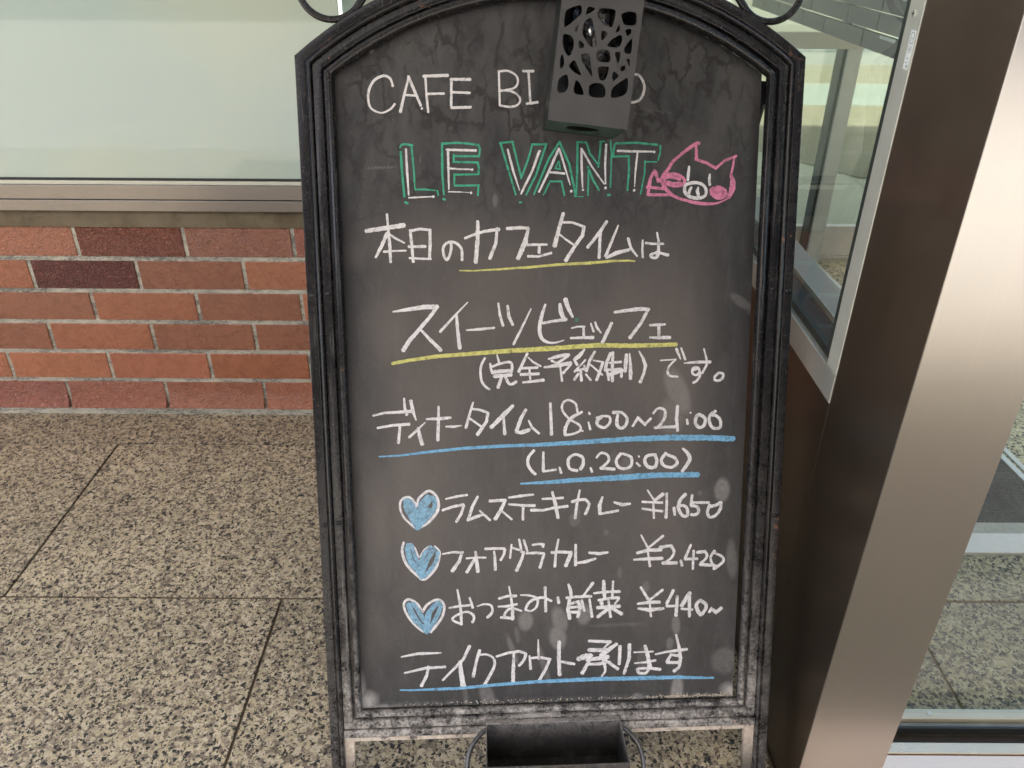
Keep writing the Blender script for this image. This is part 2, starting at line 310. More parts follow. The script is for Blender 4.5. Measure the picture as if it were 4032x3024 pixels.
WRITING = {
 'cafe_name': ('white', [
  (1,[2.7,3.3,3.2,2.1,2.7],[-189.7,841.7,-192.6,850.6,-200.6,853.5,-212.2,847.5,-218.8,833.5,-217.0,817.9,-204.6,811.6,-193.8,815.6,-187.9,821.8]),
  (0,[2.7,3.2,3.7],[-170.3,853.0,-177.0,830.4,-181.7,812.8]),
  (0,[2.9,4.0,2.7],[-171.1,853.0,-162.3,832.0,-157.0,819.5]),
  (0,[3.2],[-156.1,816.7,-155.9,816.5]),
  (0,[2.6],[-175.0,832.0,-162.4,831.2]),
  (0,[3.7],[-153.2,853.2,-124.3,854.2]),
  (0,[3.0,2.7,3.0],[-151.0,853.0,-150.1,832.0,-148.5,812.4]),
  (0,[2.9],[-149.2,833.2,-129.2,833.6]),
  (0,[3.4],[-121.1,849.8,-97.6,849.6]),
  (0,[3.1],[-120.3,850.0,-121.1,819.5]),
  (0,[3.0],[-119.8,835.2,-98.5,834.4]),
  (0,[3.2],[-121.0,817.5,-97.5,818.1]),
  (0,[2.6],[-63.8,859.2,-63.0,820.1]),
  (1,[2.6],[-64.3,858.7,-52.8,859.2,-43.0,853.8,-41.4,846.0,-46.4,839.8,-62.8,836.3]),
  (1,[2.6],[-62.8,837.4,-48.0,835.8,-39.0,828.8,-40.7,821.7,-49.8,818.5,-63.0,820.1]),
  (0,[3.2],[-35.1,859.3,-22.5,859.1]),
  (0,[2.9],[-28.5,858.5,-26.3,823.3]),
  (0,[3.2],[-30.8,822.2,-17.5,823.8]),
  (1,[3.2],[95.6,855.6,103.9,854.9,109.9,846.3,110.9,838.4,107.0,828.1,99.6,824.1,89.5,823.8]),
 ]),
 'le_vant_outline': ('green', [
  (1,[1.9,2.6,2.6],[-183.6,771.6,-179.7,775.5,-168.2,774.2]),
  (0,[2.8],[-182.8,766.8,-181.7,740.0,-179.9,714.0]),
  (0,[2.4],[-169.6,773.1,-167.4,742.1,-167.2,731.3]),
  (0,[1.5],[-166.9,731.3,-167.2,725.9]),
  (0,[2.2],[-167.1,724.6,-166.6,724.4]),
  (0,[2.2,2.4,1.5],[-166.7,722.6,-154.7,722.6,-142.5,721.4]),
  (0,[2.0],[-140.0,721.4,-138.7,715.5]),
  (0,[2.9],[-179.3,707.7,-176.0,705.9]),
  (0,[2.6,3.1,2.0],[-132.9,776.8,-133.4,742.0,-132.1,716.0]),
  (0,[2.6],[-133.3,776.1,-115.8,777.1,-101.5,776.2,-89.3,774.5]),
  (0,[2.6],[-89.1,774.9,-87.4,769.8,-88.6,761.8]),
  (0,[2.6],[-88.4,761.4,-118.3,761.5]),
  (0,[2.6],[-119.1,763.2,-119.2,755.7]),
  (0,[2.6],[-120.1,754.9,-89.6,754.1]),
  (0,[2.6],[-90.5,754.4,-88.8,748.3,-89.8,740.5]),
  (0,[2.4],[-89.3,740.2,-119.3,739.8]),
  (0,[2.4],[-118.7,740.9,-119.2,729.0]),
  (0,[2.6],[-119.0,727.0,-88.9,727.1]),
  (0,[2.4],[-89.8,727.8,-90.7,715.2]),
  (0,[2.9],[-133.1,711.4,-130.9,710.3]),
  (0,[2.4],[-63.6,776.7,-47.2,778.3]),
  (0,[2.6,2.6,2.0],[-62.7,777.2,-54.1,748.2,-44.4,715.6]),
  (0,[2.4,2.6,2.6],[-48.1,778.3,-42.9,756.8,-37.9,737.4]),
  (0,[2.4],[-37.9,735.2,-29.5,756.8,-23.9,775.0]),
  (0,[2.6],[-24.8,775.2,-6.6,775.2]),
  (0,[2.6,2.6,2.2],[-7.2,775.0,-19.5,739.5,-31.9,715.5]),
  (0,[2.2],[-40.0,706.8,-37.3,706.8]),
  (0,[2.4,2.9,2.2],[9.0,778.2,-3.8,758.9,-22.3,716.1]),
  (0,[2.6,2.9,2.4],[8.7,778.2,20.9,752.3,29.0,715.3]),
  (0,[2.2],[-2.6,731.6,12.0,731.5]),
  (0,[2.2],[-3.5,729.6,-10.5,715.5]),
  (0,[2.4],[11.4,731.8,15.3,714.8]),
  (0,[2.0],[8.0,755.1,3.9,747.2,9.9,745.7,8.5,755.1]),
  (0,[2.7,2.9,2.0],[30.8,777.6,30.7,746.9,29.9,716.4]),
  (0,[2.4],[29.7,777.9,41.5,777.3]),
  (0,[2.4],[41.5,777.3,46.1,764.2,56.3,751.2]),
  (0,[2.2],[56.6,748.3,57.9,763.1,59.1,778.1]),
  (0,[2.0],[57.7,778.1,63.8,778.5]),
  (0,[2.2,2.7,2.2],[43.8,749.0,49.8,733.8,57.9,720.7]),
  (0,[2.2],[44.6,747.9,44.4,730.5,44.1,714.7]),
  (0,[2.0],[71.1,779.7,72.5,763.0,71.7,723.9]),
  (0,[2.6],[75.7,773.8,77.9,776.2,103.2,776.8,129.1,774.3]),
  (0,[2.4],[76.4,775.4,74.7,767.3,74.5,760.3]),
  (0,[2.4],[74.2,760.6,94.5,761.0]),
  (0,[2.4,2.9,2.0],[93.6,761.0,94.3,743.5,92.8,720.5]),
  (0,[2.4],[132.3,773.7,132.2,765.1,129.6,756.4]),
  (0,[1.8],[128.0,754.2,113.8,754.5]),
  (0,[2.0],[113.8,755.4,113.6,741.2,109.1,716.0]),
  (0,[2.5],[27.6,714.0,29.1,714.2]),
  (0,[1.1],[29.7,713.5,38.2,713.3]),
  (0,[2.9],[68.7,714.9,71.3,715.3]),
 ]),
 'le_vant_fill': ('white', [
  (0,[2.6,3.1,2.0],[-176.3,769.9,-175.7,742.1,-174.6,716.1]),
  (0,[2.0,2.2,1.3],[-174.9,712.9,-161.6,713.4,-146.0,714.1]),
  (0,[3.7],[-145.1,714.3,-144.7,713.8]),
  (0,[3.0],[-127.6,769.0,-92.2,768.1]),
  (0,[3.7],[-93.6,768.3,-93.0,768.1]),
  (0,[3.3,2.8,1.8],[-125.9,768.8,-125.9,744.1,-125.8,722.5]),
  (0,[2.6,2.0,1.5],[-125.3,747.3,-113.1,746.4,-98.6,746.0]),
  (0,[3.3],[-97.5,745.9,-97.0,745.6]),
  (0,[1.5],[-126.4,719.8,-111.3,719.4]),
  (0,[0.9],[-111.3,719.4,-101.3,718.7]),
  (0,[3.1],[-99.3,718.4,-98.6,718.2]),
  (0,[2.6,2.9,1.3],[-53.9,769.2,-47.4,743.9,-39.7,721.0]),
  (0,[3.1,3.1,2.6],[-15.5,767.5,-23.9,744.9,-38.0,716.9]),
  (0,[3.7],[-15.4,767.3,-15.3,766.9]),
  (0,[3.1,3.3,2.4],[8.2,770.2,-3.8,743.8,-16.1,719.0]),
  (0,[2.4,2.6,1.5],[8.5,770.2,15.3,749.1,22.2,727.3]),
  (0,[3.6],[23.3,720.1,23.8,719.7]),
  (0,[2.9],[-3.8,742.7,15.3,740.7]),
  (0,[2.9,3.1,1.8],[35.7,770.1,36.1,748.0,37.5,724.0]),
  (0,[2.7,2.4,1.8],[35.9,769.6,48.5,749.0,64.0,728.3]),
  (0,[3.3],[37.7,721.6,38.1,721.4]),
  (0,[3.1,2.7,1.8],[65.7,774.9,64.8,750.1,65.7,728.3]),
  (0,[3.6],[65.5,723.7,66.0,723.5]),
  (0,[2.9,2.9,2.0],[79.7,767.3,104.5,766.6,122.6,766.4]),
  (0,[3.3],[124.4,766.2,125.1,765.9]),
  (0,[2.2,2.4,1.3],[104.3,765.1,102.2,743.4,101.5,724.9]),
  (0,[3.4],[100.8,720.7,101.4,720.5]),
 ]),
 'pig_drawing': ('pink', [
  (1,[3.8,4.4,3.8],[180.0,775.8,176.6,776.0,167.7,770.4,158.8,763.9]),
  (1,[3.3,3.8,4.5,5.1],[157.8,762.8,148.9,755.3,142.4,745.5,136.9,737.9,134.9,730.2]),
  (1,[3.6,3.8],[176.0,774.7,177.0,765.0,177.2,757.4]),
  (0,[3.8],[176.1,757.4,189.9,753.0,201.6,746.4]),
  (0,[3.3],[201.8,746.4,211.5,755.1,226.6,761.1]),
  (0,[2.5,3.4,2.7],[224.1,758.9,222.7,747.5,220.3,736.5]),
  (1,[4.1,6.8,7.9,6.8,4.5],[221.4,737.6,223.4,729.9,223.0,721.1,219.1,711.2]),
  (0,[3.3,4.0,4.9],[126.0,744.5,121.1,734.6,119.6,725.9]),
  (0,[4.0],[126.6,743.4,130.9,731.3]),
  (0,[3.8],[131.4,731.3,142.6,739.0]),
  (0,[3.6,3.8],[119.7,724.8,118.4,714.9]),
  (0,[3.8],[116.8,724.3,138.5,722.3]),
  (0,[3.8],[118.2,715.1,147.9,715.0]),
  (1,[5.6,4.5,3.4,4.1,4.5,2.7,1.4],[136.0,730.2,142.0,720.3,152.5,712.6,169.9,707.0,188.3,704.1,204.4,704.6,218.0,710.1]),
  (1,[3.8],[135.8,737.9,146.0,740.0,157.4,737.8,163.3,732.3,160.0,726.8,149.8,725.8,140.6,729.1,138.2,734.6,147.2,736.2,157.6,733.4]),
  (1,[3.3],[137.1,733.5,141.5,736.8,150.6,738.4]),
  (1,[2.5],[142.8,731.3,148.6,729.1,158.8,729.6]),
  (0,[2.7],[133.6,734.6,139.2,736.8]),
  (1,[6.8],[196.9,720.1,201.4,721.2,211.8,720.0]),
  (1,[5.6],[197.0,716.8,206.3,714.5,213.1,715.6]),
  (1,[5.0],[199.2,720.1,204.8,723.4,211.8,721.1,215.4,716.7,212.1,712.3,205.3,711.2,199.4,714.6]),
  (0,[4.5],[200.4,719.0,208.5,717.8]),
 ]),
 'pig_face': ('white', [
  (1,[4.1,4.5,3.6,3.8,4.5,4.7,4.1],[163.5,724.6,166.9,727.9,177.1,729.5,186.3,726.7,190.6,720.1,189.1,713.5,181.2,710.8,170.8,712.5,164.3,718.0,163.5,724.6]),
  (0,[3.1,4.0,2.9],[172.1,724.0,170.0,720.2,169.0,715.2]),
  (1,[2.0,4.5,4.5,3.4],[180.7,724.0,179.7,719.1,181.0,715.2,180.5,713.3]),
  (0,[2.7,4.0,3.1],[168.4,748.7,167.8,741.1,167.3,732.3]),
  (0,[2.5,3.8,3.1],[194.4,739.3,194.1,732.2,194.9,726.5]),
 ]),
 'today_line': ('white', [
  (0,[2.9,3.3,4.3,3.3],[-201.7,693.6,-200.8,677.8,-199.6,656.5,-199.1,635.5]),
  (0,[4.9,5.8,6.0],[-227.8,673.6,-201.3,677.3,-181.2,680.1]),
  (0,[4.1,4.9,2.9],[-202.0,671.0,-208.9,656.6,-217.3,641.5]),
  (0,[2.5,2.9,2.1],[-201.5,671.0,-192.0,664.2,-181.4,658.8]),
  (0,[3.1,2.3,2.5],[-207.2,648.3,-194.4,649.2,-180.2,649.5]),
  (0,[3.7],[-174.0,674.2,-172.6,654.4,-171.4,635.8]),
  (0,[3.5],[-173.1,673.3,-162.2,675.6,-149.5,674.1]),
  (0,[3.9],[-150.0,674.6,-150.1,658.1,-151.4,639.6]),
  (0,[3.7],[-176.6,654.4,-155.9,654.2]),
  (0,[2.9],[-176.0,640.5,-163.2,639.6,-149.4,639.1]),
  (1,[3.5],[-124.8,659.9,-124.4,652.1,-126.6,643.3,-130.2,637.9,-133.5,643.3,-134.3,652.1,-130.2,658.0,-123.3,659.7,-116.4,656.9,-111.6,650.0,-111.4,637.3]),
  (0,[3.3,4.3],[-107.4,663.9,-98.5,667.5,-83.6,672.2,-65.3,674.5]),
  (0,[4.1,4.9,5.5,4.9],[-91.3,684.4,-91.4,667.4,-92.8,651.8,-94.5,634.2]),
  (0,[3.5,4.3,4.3],[-67.6,676.0,-69.4,657.5,-77.1,639.0]),
  (0,[4.1],[-55.4,675.5,-38.1,676.3,-29.2,675.6]),
  (0,[3.4,5.9,6.9,4.9],[-29.2,674.8,-33.2,659.2,-38.2,647.5,-42.2,638.7]),
  (0,[3.6,3.0],[-30.1,655.3,-19.7,655.7,-6.2,655.6]),
  (0,[4.0],[-15.7,652.8,-15.9,645.4]),
  (0,[3.4,3.0,3.4],[-29.7,641.6,-16.7,641.0,-0.7,645.3]),
  (0,[4.3,4.7,5.9],[14.0,693.5,9.1,676.5,3.3,654.1]),
  (0,[3.0,3.3],[13.1,682.5,25.0,682.3,39.0,677.3]),
  (0,[4.2,4.6,4.4,5.0],[39.5,677.3,38.1,666.6,28.2,652.9,17.3,635.8]),
  (0,[2.4,3.0],[7.7,669.2,17.2,661.8,29.2,653.9]),
  (0,[3.8,4.4,4.0],[67.9,683.5,60.1,671.3,44.3,651.8]),
  (0,[4.0],[60.1,669.9,59.3,654.7,59.0,638.9]),
  (0,[2.0,3.6,4.0],[82.4,678.5,76.2,663.4,67.0,640.8]),
  (0,[3.4,5.4,4.0],[68.0,638.9,80.5,644.7,96.1,648.5]),
  (0,[3.4,3.8,2.4],[94.8,662.8,98.5,650.5,106.8,640.5]),
  (0,[2.6,3.2],[113.2,660.2,112.9,649.4,113.7,639.0]),
  (0,[3.0],[117.0,656.8,125.6,655.7,139.3,655.6]),
  (0,[2.4,3.0,4.0,3.0],[130.8,669.4,133.1,659.1,133.4,647.3,131.1,641.3]),
  (1,[3.0,3.4,4.0],[133.0,645.3,124.0,642.4,125.0,639.4,130.1,638.4,133.1,642.3]),
  (0,[2.8,4.0],[123.0,640.9,131.0,645.3,145.7,641.7]),
 ]),
 'first_underline': ('yellow', [
  (0,[1.6,2.6,3.0],[-114.6,624.7,-99.2,624.2,-64.3,625.9,-34.3,627.8,-23.1,628.5]),
  (0,[3.0,3.4,3.8,3.6,2.0],[-34.7,627.3,5.3,630.9,45.5,632.6,75.7,634.8,95.8,635.2,103.9,634.4]),
 ]),
 'sweets_line': ('white', [
  (0,[2.0,4.8,6.0,6.2],[-198.3,574.5,-178.3,577.3,-158.3,580.1,-143.3,580.0]),
  (0,[4.4,5.0,5.6],[-144.8,578.0,-153.6,566.5,-166.0,552.6,-179.4,537.5,-187.3,525.9]),
  (0,[3.0,4.4,5.1],[-165.5,552.6,-154.3,540.3,-140.0,525.3]),
  (0,[1.6,3.0,3.6],[-105.4,585.3,-119.4,571.2,-140.5,548.7]),
  (0,[3.4,4.4,5.1],[-119.5,570.2,-118.3,550.0,-116.2,527.6]),
  (0,[2.0,3.8,3.0],[-107.3,550.4,-93.6,551.2,-72.4,553.0]),
  (0,[2.6,3.6,3.4],[-67.1,583.7,-65.2,569.6,-61.3,555.4]),
  (0,[3.0,4.4,3.6],[-55.5,580.6,-54.1,567.5,-49.1,556.3]),
  (0,[1.8,3.0,3.4],[-26.0,576.7,-34.0,560.2,-48.3,531.8]),
  (0,[3.0,4.5,4.9],[-8.0,581.6,-12.1,570.0,-15.1,556.9]),
  (1,[4.9,5.1,4.1,2.5,1.6],[-15.1,556.9,-15.1,546.7,-12.1,538.5,-4.9,533.9,4.3,533.2,15.5,536.2]),
  (0,[3.2,3.7,4.5],[-11.9,558.1,0.1,560.3,18.4,562.6]),
  (0,[4.7,5.5,6.1],[10.2,581.9,11.7,571.8,14.8,564.2]),
  (0,[6.1,5.5,3.0],[17.2,587.9,20.3,577.8,26.5,565.6]),
  (0,[2.0,2.6],[25.1,551.4,32.7,553.3,41.9,553.2]),
  (0,[3.5],[40.3,553.2,40.7,542.0]),
  (0,[2.9,3.7,4.5],[24.1,538.9,37.9,539.2,52.7,539.3]),
  (0,[2.2,3.5],[49.5,557.2,53.2,547.0]),
  (0,[2.7,3.5,2.7],[55.1,558.7,57.2,552.0,62.4,545.3]),
  (0,[4.1,4.7,4.9],[76.0,557.4,71.6,547.8,64.6,533.0]),
  (0,[3.5,4.5,5.5,4.1],[79.4,570.9,93.6,573.0,114.0,575.0,123.2,574.2]),
  (0,[3.7,4.5,4.7],[121.7,573.2,112.4,555.5,99.4,538.2]),
  (0,[2.9,3.7,3.3],[124.7,554.1,135.0,554.4,144.2,555.1]),
  (0,[4.1],[136.3,552.6,136.6,540.8]),
  (0,[2.5,4.5,4.7],[125.1,538.4,137.5,538.0,150.9,538.1]),
 ]),
 'second_underline': ('yellow', [
  (0,[4.1,4.9,5.5,6.1,6.1],[-201.4,509.3,-180.2,513.1,-144.7,517.7,-104.2,520.3,-53.4,523.7,9.0,526.0]),
  (0,[6.0,6.0,6.0,5.8,5.2],[-18.2,525.5,17.6,526.9,58.5,529.3,99.6,528.1,140.9,528.6,159.5,529.2]),
 ]),
 'reservation_line': ('white', [
  (1,[3.0,3.4,3.5,3.0],[-84.6,514.8,-89.0,506.1,-90.5,496.4,-88.9,484.8,-84.1,477.6,-79.4,474.4]),
  (0,[1.8,3.2],[-69.3,518.6,-66.7,508.4]),
  (0,[2.5,3.5,3.2],[-78.1,507.7,-77.3,500.6,-75.2,494.8]),
  (1,[3.3,3.5,3.9],[-75.5,503.7,-64.6,507.5,-53.2,509.1,-50.2,503.8,-51.5,496.2]),
  (0,[5.1],[-73.0,497.0,-54.2,498.1]),
  (0,[4.9],[-73.0,491.2,-51.6,492.7]),
  (0,[3.9,4.4],[-63.9,489.8,-68.4,476.5]),
  (1,[3.9],[-58.6,489.7,-55.1,482.5,-50.8,480.7,-45.0,483.7]),
  (0,[3.5,4.1],[-30.9,519.8,-41.9,496.6]),
  (0,[1.9,3.0,2.6],[-30.0,515.0,-23.4,508.7,-13.8,503.3]),
  (0,[3.5],[-39.2,501.0,-17.8,501.7]),
  (0,[2.7],[-28.3,501.2,-27.9,494.6]),
  (0,[4.1],[-39.3,493.0,-16.4,493.5]),
  (0,[2.8],[-27.7,491.0,-27.2,486.6]),
  (0,[3.0,4.3],[-36.7,482.7,-27.9,483.4,-10.3,485.4]),
  (0,[2.5,4.9,4.4],[-4.2,512.4,9.9,516.2,22.1,517.8]),
  (0,[3.0,3.9],[21.3,516.1,8.1,507.4]),
  (0,[3.2],[-0.2,510.2,9.0,505.6]),
  (0,[2.7,5.3,5.3],[-9.4,501.9,7.3,503.9,24.4,506.7]),
  (0,[3.0,3.7],[24.0,504.5,14.8,494.0]),
  (0,[2.5,3.2],[10.8,503.8,13.5,483.7]),
  (0,[2.6,5.3,5.3],[41.9,524.2,36.2,516.8,29.7,511.5]),
  (0,[2.7,4.4],[28.3,511.6,32.8,504.4]),
  (0,[2.3,3.0],[43.3,510.9,29.3,495.6]),
  (0,[3.2],[30.2,496.9,43.4,499.4]),
  (0,[3.0],[41.6,503.4,42.6,498.0,45.2,495.8]),
  (0,[3.6,3.7],[37.3,495.4,38.3,483.8]),
  (0,[3.6],[34.2,492.8,29.0,485.3]),
  (0,[2.7,3.2],[43.9,492.2,50.2,484.5]),
  (0,[3.2,4.1,3.2],[55.1,521.4,48.6,509.5,45.2,497.1]),
  (0,[2.3],[53.0,509.9,66.3,507.5]),
  (0,[3.9,4.5],[65.4,506.6,57.8,484.4]),
  (0,[2.7],[50.0,504.2,65.2,491.0]),
  (0,[4.4,4.4],[75.2,518.9,70.1,506.6,69.0,496.8]),
  (0,[3.6,4.1,4.4],[78.3,520.2,77.7,501.1,78.0,482.8]),
  (0,[3.0,3.9],[73.7,506.5,88.7,507.6]),
  (0,[3.6],[72.0,497.6,88.9,498.3]),
  (0,[5.0],[74.8,491.3,90.7,496.5]),
  (0,[3.2,3.6],[71.2,495.0,73.6,484.2]),
  (0,[3.6],[89.8,496.5,89.5,488.0]),
  (0,[4.4,5.3,3.9],[95.6,516.9,94.9,506.2,94.2,495.1]),
  (0,[2.0,4.4,5.0],[99.5,518.1,101.2,501.7,101.5,485.6]),
  (0,[1.8,3.6,4.5,3.9,4.5],[111.6,521.1,116.9,512.1,120.3,502.3,118.3,491.6,114.1,480.9]),
  (0,[2.0],[139.6,508.7,159.6,509.8]),
  (1,[2.7,3.0,3.4,2.7],[158.8,508.9,151.0,501.0,149.4,493.0,153.1,488.4,162.5,487.4]),
  (0,[3.6,3.2,1.8],[159.6,523.6,165.4,510.2]),
  (0,[2.7,3.2],[165.8,524.4,171.7,509.2]),
  (0,[2.1,3.9,4.3],[170.5,504.7,186.5,505.9,204.3,505.8]),
  (0,[2.0,3.0,3.4],[195.2,523.1,198.8,511.1,200.0,503.0,194.2,491.4]),
  (1,[3.2,3.4,3.6,2.7,4.5],[190.4,495.1,188.5,498.7,182.3,497.9,181.6,491.6,186.2,488.9,190.6,491.5]),
  (1,[3.6],[190.5,493.3,191.2,487.9,187.3,481.6,183.0,479.0]),
  (0,[3.6],[182.4,496.1,189.5,497.8]),
  (1,[3.6],[216.6,491.6,221.1,490.2,221.3,485.7,217.0,481.7,211.5,482.2,210.9,486.7,215.7,491.6]),
 ]),
 'dinner_line': ('white', [
  (0,[2.7,3.7,4.5],[-227.9,442.4,-213.5,445.8,-193.2,446.6,-179.9,447.2]),
  (0,[2.9,4.1],[-188.0,464.2,-187.4,451.7,-185.1,442.7]),
  (0,[4.6,4.6,1.9],[-179.5,461.0,-177.3,447.3,-173.6,435.7]),
  (0,[3.1,4.2],[-222.9,426.2,-203.9,429.4,-182.4,430.6]),
  (0,[3.6,4.0],[-194.2,428.7,-197.0,406.0]),
  (0,[1.7,3.5,3.7],[-162.1,432.4,-171.3,424.1,-182.9,413.2]),
  (0,[4.0,5.0,5.4],[-171.3,425.1,-169.5,414.5,-166.7,403.8]),
  (0,[2.9,4.2,4.6],[-144.5,453.1,-145.3,431.0,-146.6,408.8]),
  (0,[2.9,4.2,3.7],[-160.2,436.8,-144.4,437.1,-129.5,438.1]),
  (0,[2.3,3.8,1.7],[-135.9,426.6,-126.1,426.3,-115.8,427.6]),
  (0,[2.5,3.7,4.0],[-100.4,457.6,-105.3,441.9,-110.2,424.6]),
  (0,[3.1,3.7],[-103.1,449.3,-92.8,448.1,-82.6,444.2]),
  (0,[3.8,4.2,5.2],[-81.6,443.7,-83.8,432.1,-95.4,415.3]),
  (0,[2.9,3.1],[-104.8,436.7,-89.0,424.8]),
  (0,[4.6,6.3,5.2],[-49.6,452.6,-62.1,440.2,-77.7,424.6]),
  (0,[3.1,4.2],[-61.6,438.1,-61.1,426.4,-60.2,415.2]),
  (0,[4.2,4.8,5.2],[-33.1,447.1,-39.4,435.6,-45.1,419.7]),
  (0,[3.2,6.3,4.6],[-46.2,417.6,-39.4,417.0,-28.5,420.5]),
  (0,[2.1,3.6,3.6],[-29.5,432.8,-24.9,423.6,-16.1,415.5]),
  (0,[3.6,4.6],[-1.5,455.0,-0.7,435.1,0.1,413.8]),
  (1,[3.1,3.1,3.4],[33.5,443.0,31.0,453.9,21.5,458.9,14.4,454.2,14.5,444.5,24.0,433.4,36.0,425.9,37.3,418.6,27.7,413.9,17.6,412.8]),
  (1,[4.3,4.8,3.6],[17.6,412.8,18.2,422.6,25.2,434.6,39.4,442.9]),
  (0,[2.9],[48.3,442.1,49.5,439.7]),
  (0,[2.4,3.4],[47.9,429.4,50.4,419.6]),
  (0,[3.1],[40.1,417.9,40.5,417.6]),
  (1,[3.6,3.4,4.1,4.8],[58.5,434.7,66.9,437.0,75.2,435.6,75.4,427.7,68.3,421.7,59.9,425.5,59.8,431.6,64.5,435.8]),
  (1,[4.8,3.6,4.1,4.4,4.8,3.6],[79.9,441.6,90.6,441.4,98.0,433.4,95.8,423.7,89.8,420.7,84.9,426.3,85.9,439.7]),
  (0,[3.2,4.1,3.4],[105.4,422.9,112.3,433.8,121.5,425.1,129.1,432.9]),
  (1,[3.2,3.6,4.1,3.6],[131.9,439.5,138.4,446.1,146.8,443.5,147.1,433.8,141.4,424.1,135.5,419.9]),
  (0,[3.6,4.1],[134.2,420.6,147.5,421.0,160.7,421.3]),
  (0,[4.4,4.6,4.1],[163.5,448.7,162.8,432.3,164.5,415.8]),
  (0,[2.7],[180.6,439.6,180.9,439.3]),
  (0,[2.9,3.4],[176.3,430.9,177.7,424.7]),
  (1,[4.6],[192.7,437.3,200.1,431.7,199.3,423.1,193.3,419.6,187.7,425.8,188.6,434.3,192.7,437.3]),
  (1,[4.2],[213.6,441.2,207.2,436.5,205.7,429.2,210.3,419.3,220.0,419.1,220.2,428.9,214.5,435.1,209.6,435.8]),
 ]),
 'dinner_underline': ('blue', [
  (0,[1.9,3.6,4.2,4.6,4.6],[-222.2,388.3,-195.0,389.4,-153.6,394.0,-112.2,397.5,-60.3,399.7,-7.0,400.4]),
  (0,[5.4,6.3,7.3,8.1,7.3],[-23.5,399.9,36.2,402.7,108.1,406.1,156.3,406.7,204.8,405.8,238.8,403.7]),
 ]),
 'last_order_line': ('white', [
  (1,[3.9,4.4,4.1],[-22.5,393.0,-29.7,383.9,-30.3,374.0,-25.5,365.3,-20.7,360.8]),
  (0,[3.2,4.2],[-10.5,390.3,-10.5,365.0]),
  (0,[3.2],[-10.5,364.3,5.7,366.5]),
  (0,[2.9,3.7],[10.5,369.5,12.9,362.0]),
  (0,[2.9,3.4],[51.4,368.1,53.3,362.4]),
  (1,[4.1,4.4,3.7,4.9],[33.9,364.7,23.7,368.0,22.4,380.4,30.8,386.4,40.4,382.6,41.7,373.9,38.1,366.5]),
  (1,[2.9,3.7,4.2],[59.0,381.6,64.4,387.7,72.8,385.6,75.3,378.2,70.6,372.1,64.7,367.2]),
  (0,[4.4],[64.6,367.4,82.8,365.6]),
  (1,[4.2,3.9],[90.9,386.5,85.0,378.0,87.6,369.2,96.1,366.0,104.5,370.1,104.2,381.3,93.3,386.5]),
  (0,[2.2,2.9],[113.9,383.0,115.1,381.7]),
  (0,[2.7,3.4],[111.7,373.7,116.0,369.3]),
  (1,[4.2,4.9,4.4],[134.4,384.5,124.8,382.2,122.5,374.8,127.5,367.8,136.0,367.7,138.3,375.7,135.6,384.5]),
  (1,[4.9,4.2,4.2,4.4],[150.1,386.0,144.3,376.8,148.1,369.3,157.9,366.6,165.1,371.5,162.4,379.0,152.6,383.5]),
  (1,[3.2,5.4,5.4,4.2],[172.3,391.8,179.2,384.9,181.9,377.4,178.5,369.9,172.1,360.7]),
 ]),
 'last_order_underline': ('blue', [
  (0,[2.5,5.7,6.9,8.6,7.4,7.6],[-40.0,348.4,-8.7,349.4,39.5,352.1,87.8,354.0,136.3,356.4,193.6,355.9]),
 ]),
 'heart_outline_a': ('white', [
  (1,[3.6,3.2,2.8,3.0],[-176.7,320.2,-180.6,329.0,-187.8,333.5,-196.3,328.3,-197.2,316.2,-191.8,304.0,-179.6,291.6]),
  (1,[3.2,3.6,3.9,4.3,3.6],[-175.6,321.2,-172.2,332.1,-159.5,341.1,-150.3,333.8,-147.4,321.7,-150.8,310.8,-160.5,298.9,-170.1,292.5]),
 ]),
 'heart_fill_a': ('blue', [
  (1,[6.4],[-190.1,327.0,-189.3,317.2,-182.4,302.7,-176.5,291.5]),
  (1,[6.5,7.5,6.5],[-184.8,328.0,-182.0,315.9,-175.2,300.3,-175.4,290.4]),
  (1,[5.4],[-180.8,321.4,-176.0,309.2,-174.3,293.7]),
  (1,[6.4],[-160.7,334.0,-170.4,323.3,-173.9,309.1,-174.3,293.7]),
  (1,[6.4,6.4,5.4],[-155.5,332.8,-164.2,321.0,-169.8,305.7,-173.3,291.4]),
  (1,[6.0],[-153.5,330.6,-152.7,320.7,-159.2,308.8,-170.0,296.9]),
  (1,[5.4],[-160.1,316.5,-166.7,303.4,-173.3,293.6]),
  (1,[4.7],[-192.1,328.2,-186.9,329.1,-179.8,322.4]),
  (0,[5.4],[-176.9,295.9,-176.3,289.3]),
 ]),
 'heart_outline_b': ('white', [
  (1,[3.3,3.7,3.9,3.3],[-194.4,271.2,-196.8,259.5,-193.6,244.8,-186.6,233.4,-175.2,221.8]),
  (1,[2.6],[-185.5,269.3,-179.4,261.3,-175.5,250.0]),
  (1,[2.6],[-173.4,249.9,-167.8,259.9,-160.3,265.3]),
  (1,[2.2,3.3,4.4,4.4,3.7],[-154.0,265.1,-147.8,257.2,-149.2,246.0,-154.8,232.6,-166.8,219.8,-174.2,220.0]),
 ]),
 'heart_fill_b': ('blue', [
  (1,[6.5],[-188.7,268.2,-188.0,255.9,-183.1,242.3,-175.1,227.4]),
  (1,[5.4],[-184.5,268.1,-180.7,254.6,-175.8,241.0]),
  (1,[6.1],[-190.9,263.8,-187.3,244.7,-181.2,235.5]),
  (1,[6.1],[-159.3,264.2,-168.0,254.3,-172.6,240.9,-174.1,225.1]),
  (1,[6.6],[-155.1,261.8,-161.7,250.8,-168.4,238.6,-172.0,222.8]),
  (1,[6.1],[-150.0,257.2,-152.4,244.9,-160.1,232.7,-168.8,222.7]),
  (1,[4.4],[-164.0,244.1,-169.7,229.6]),
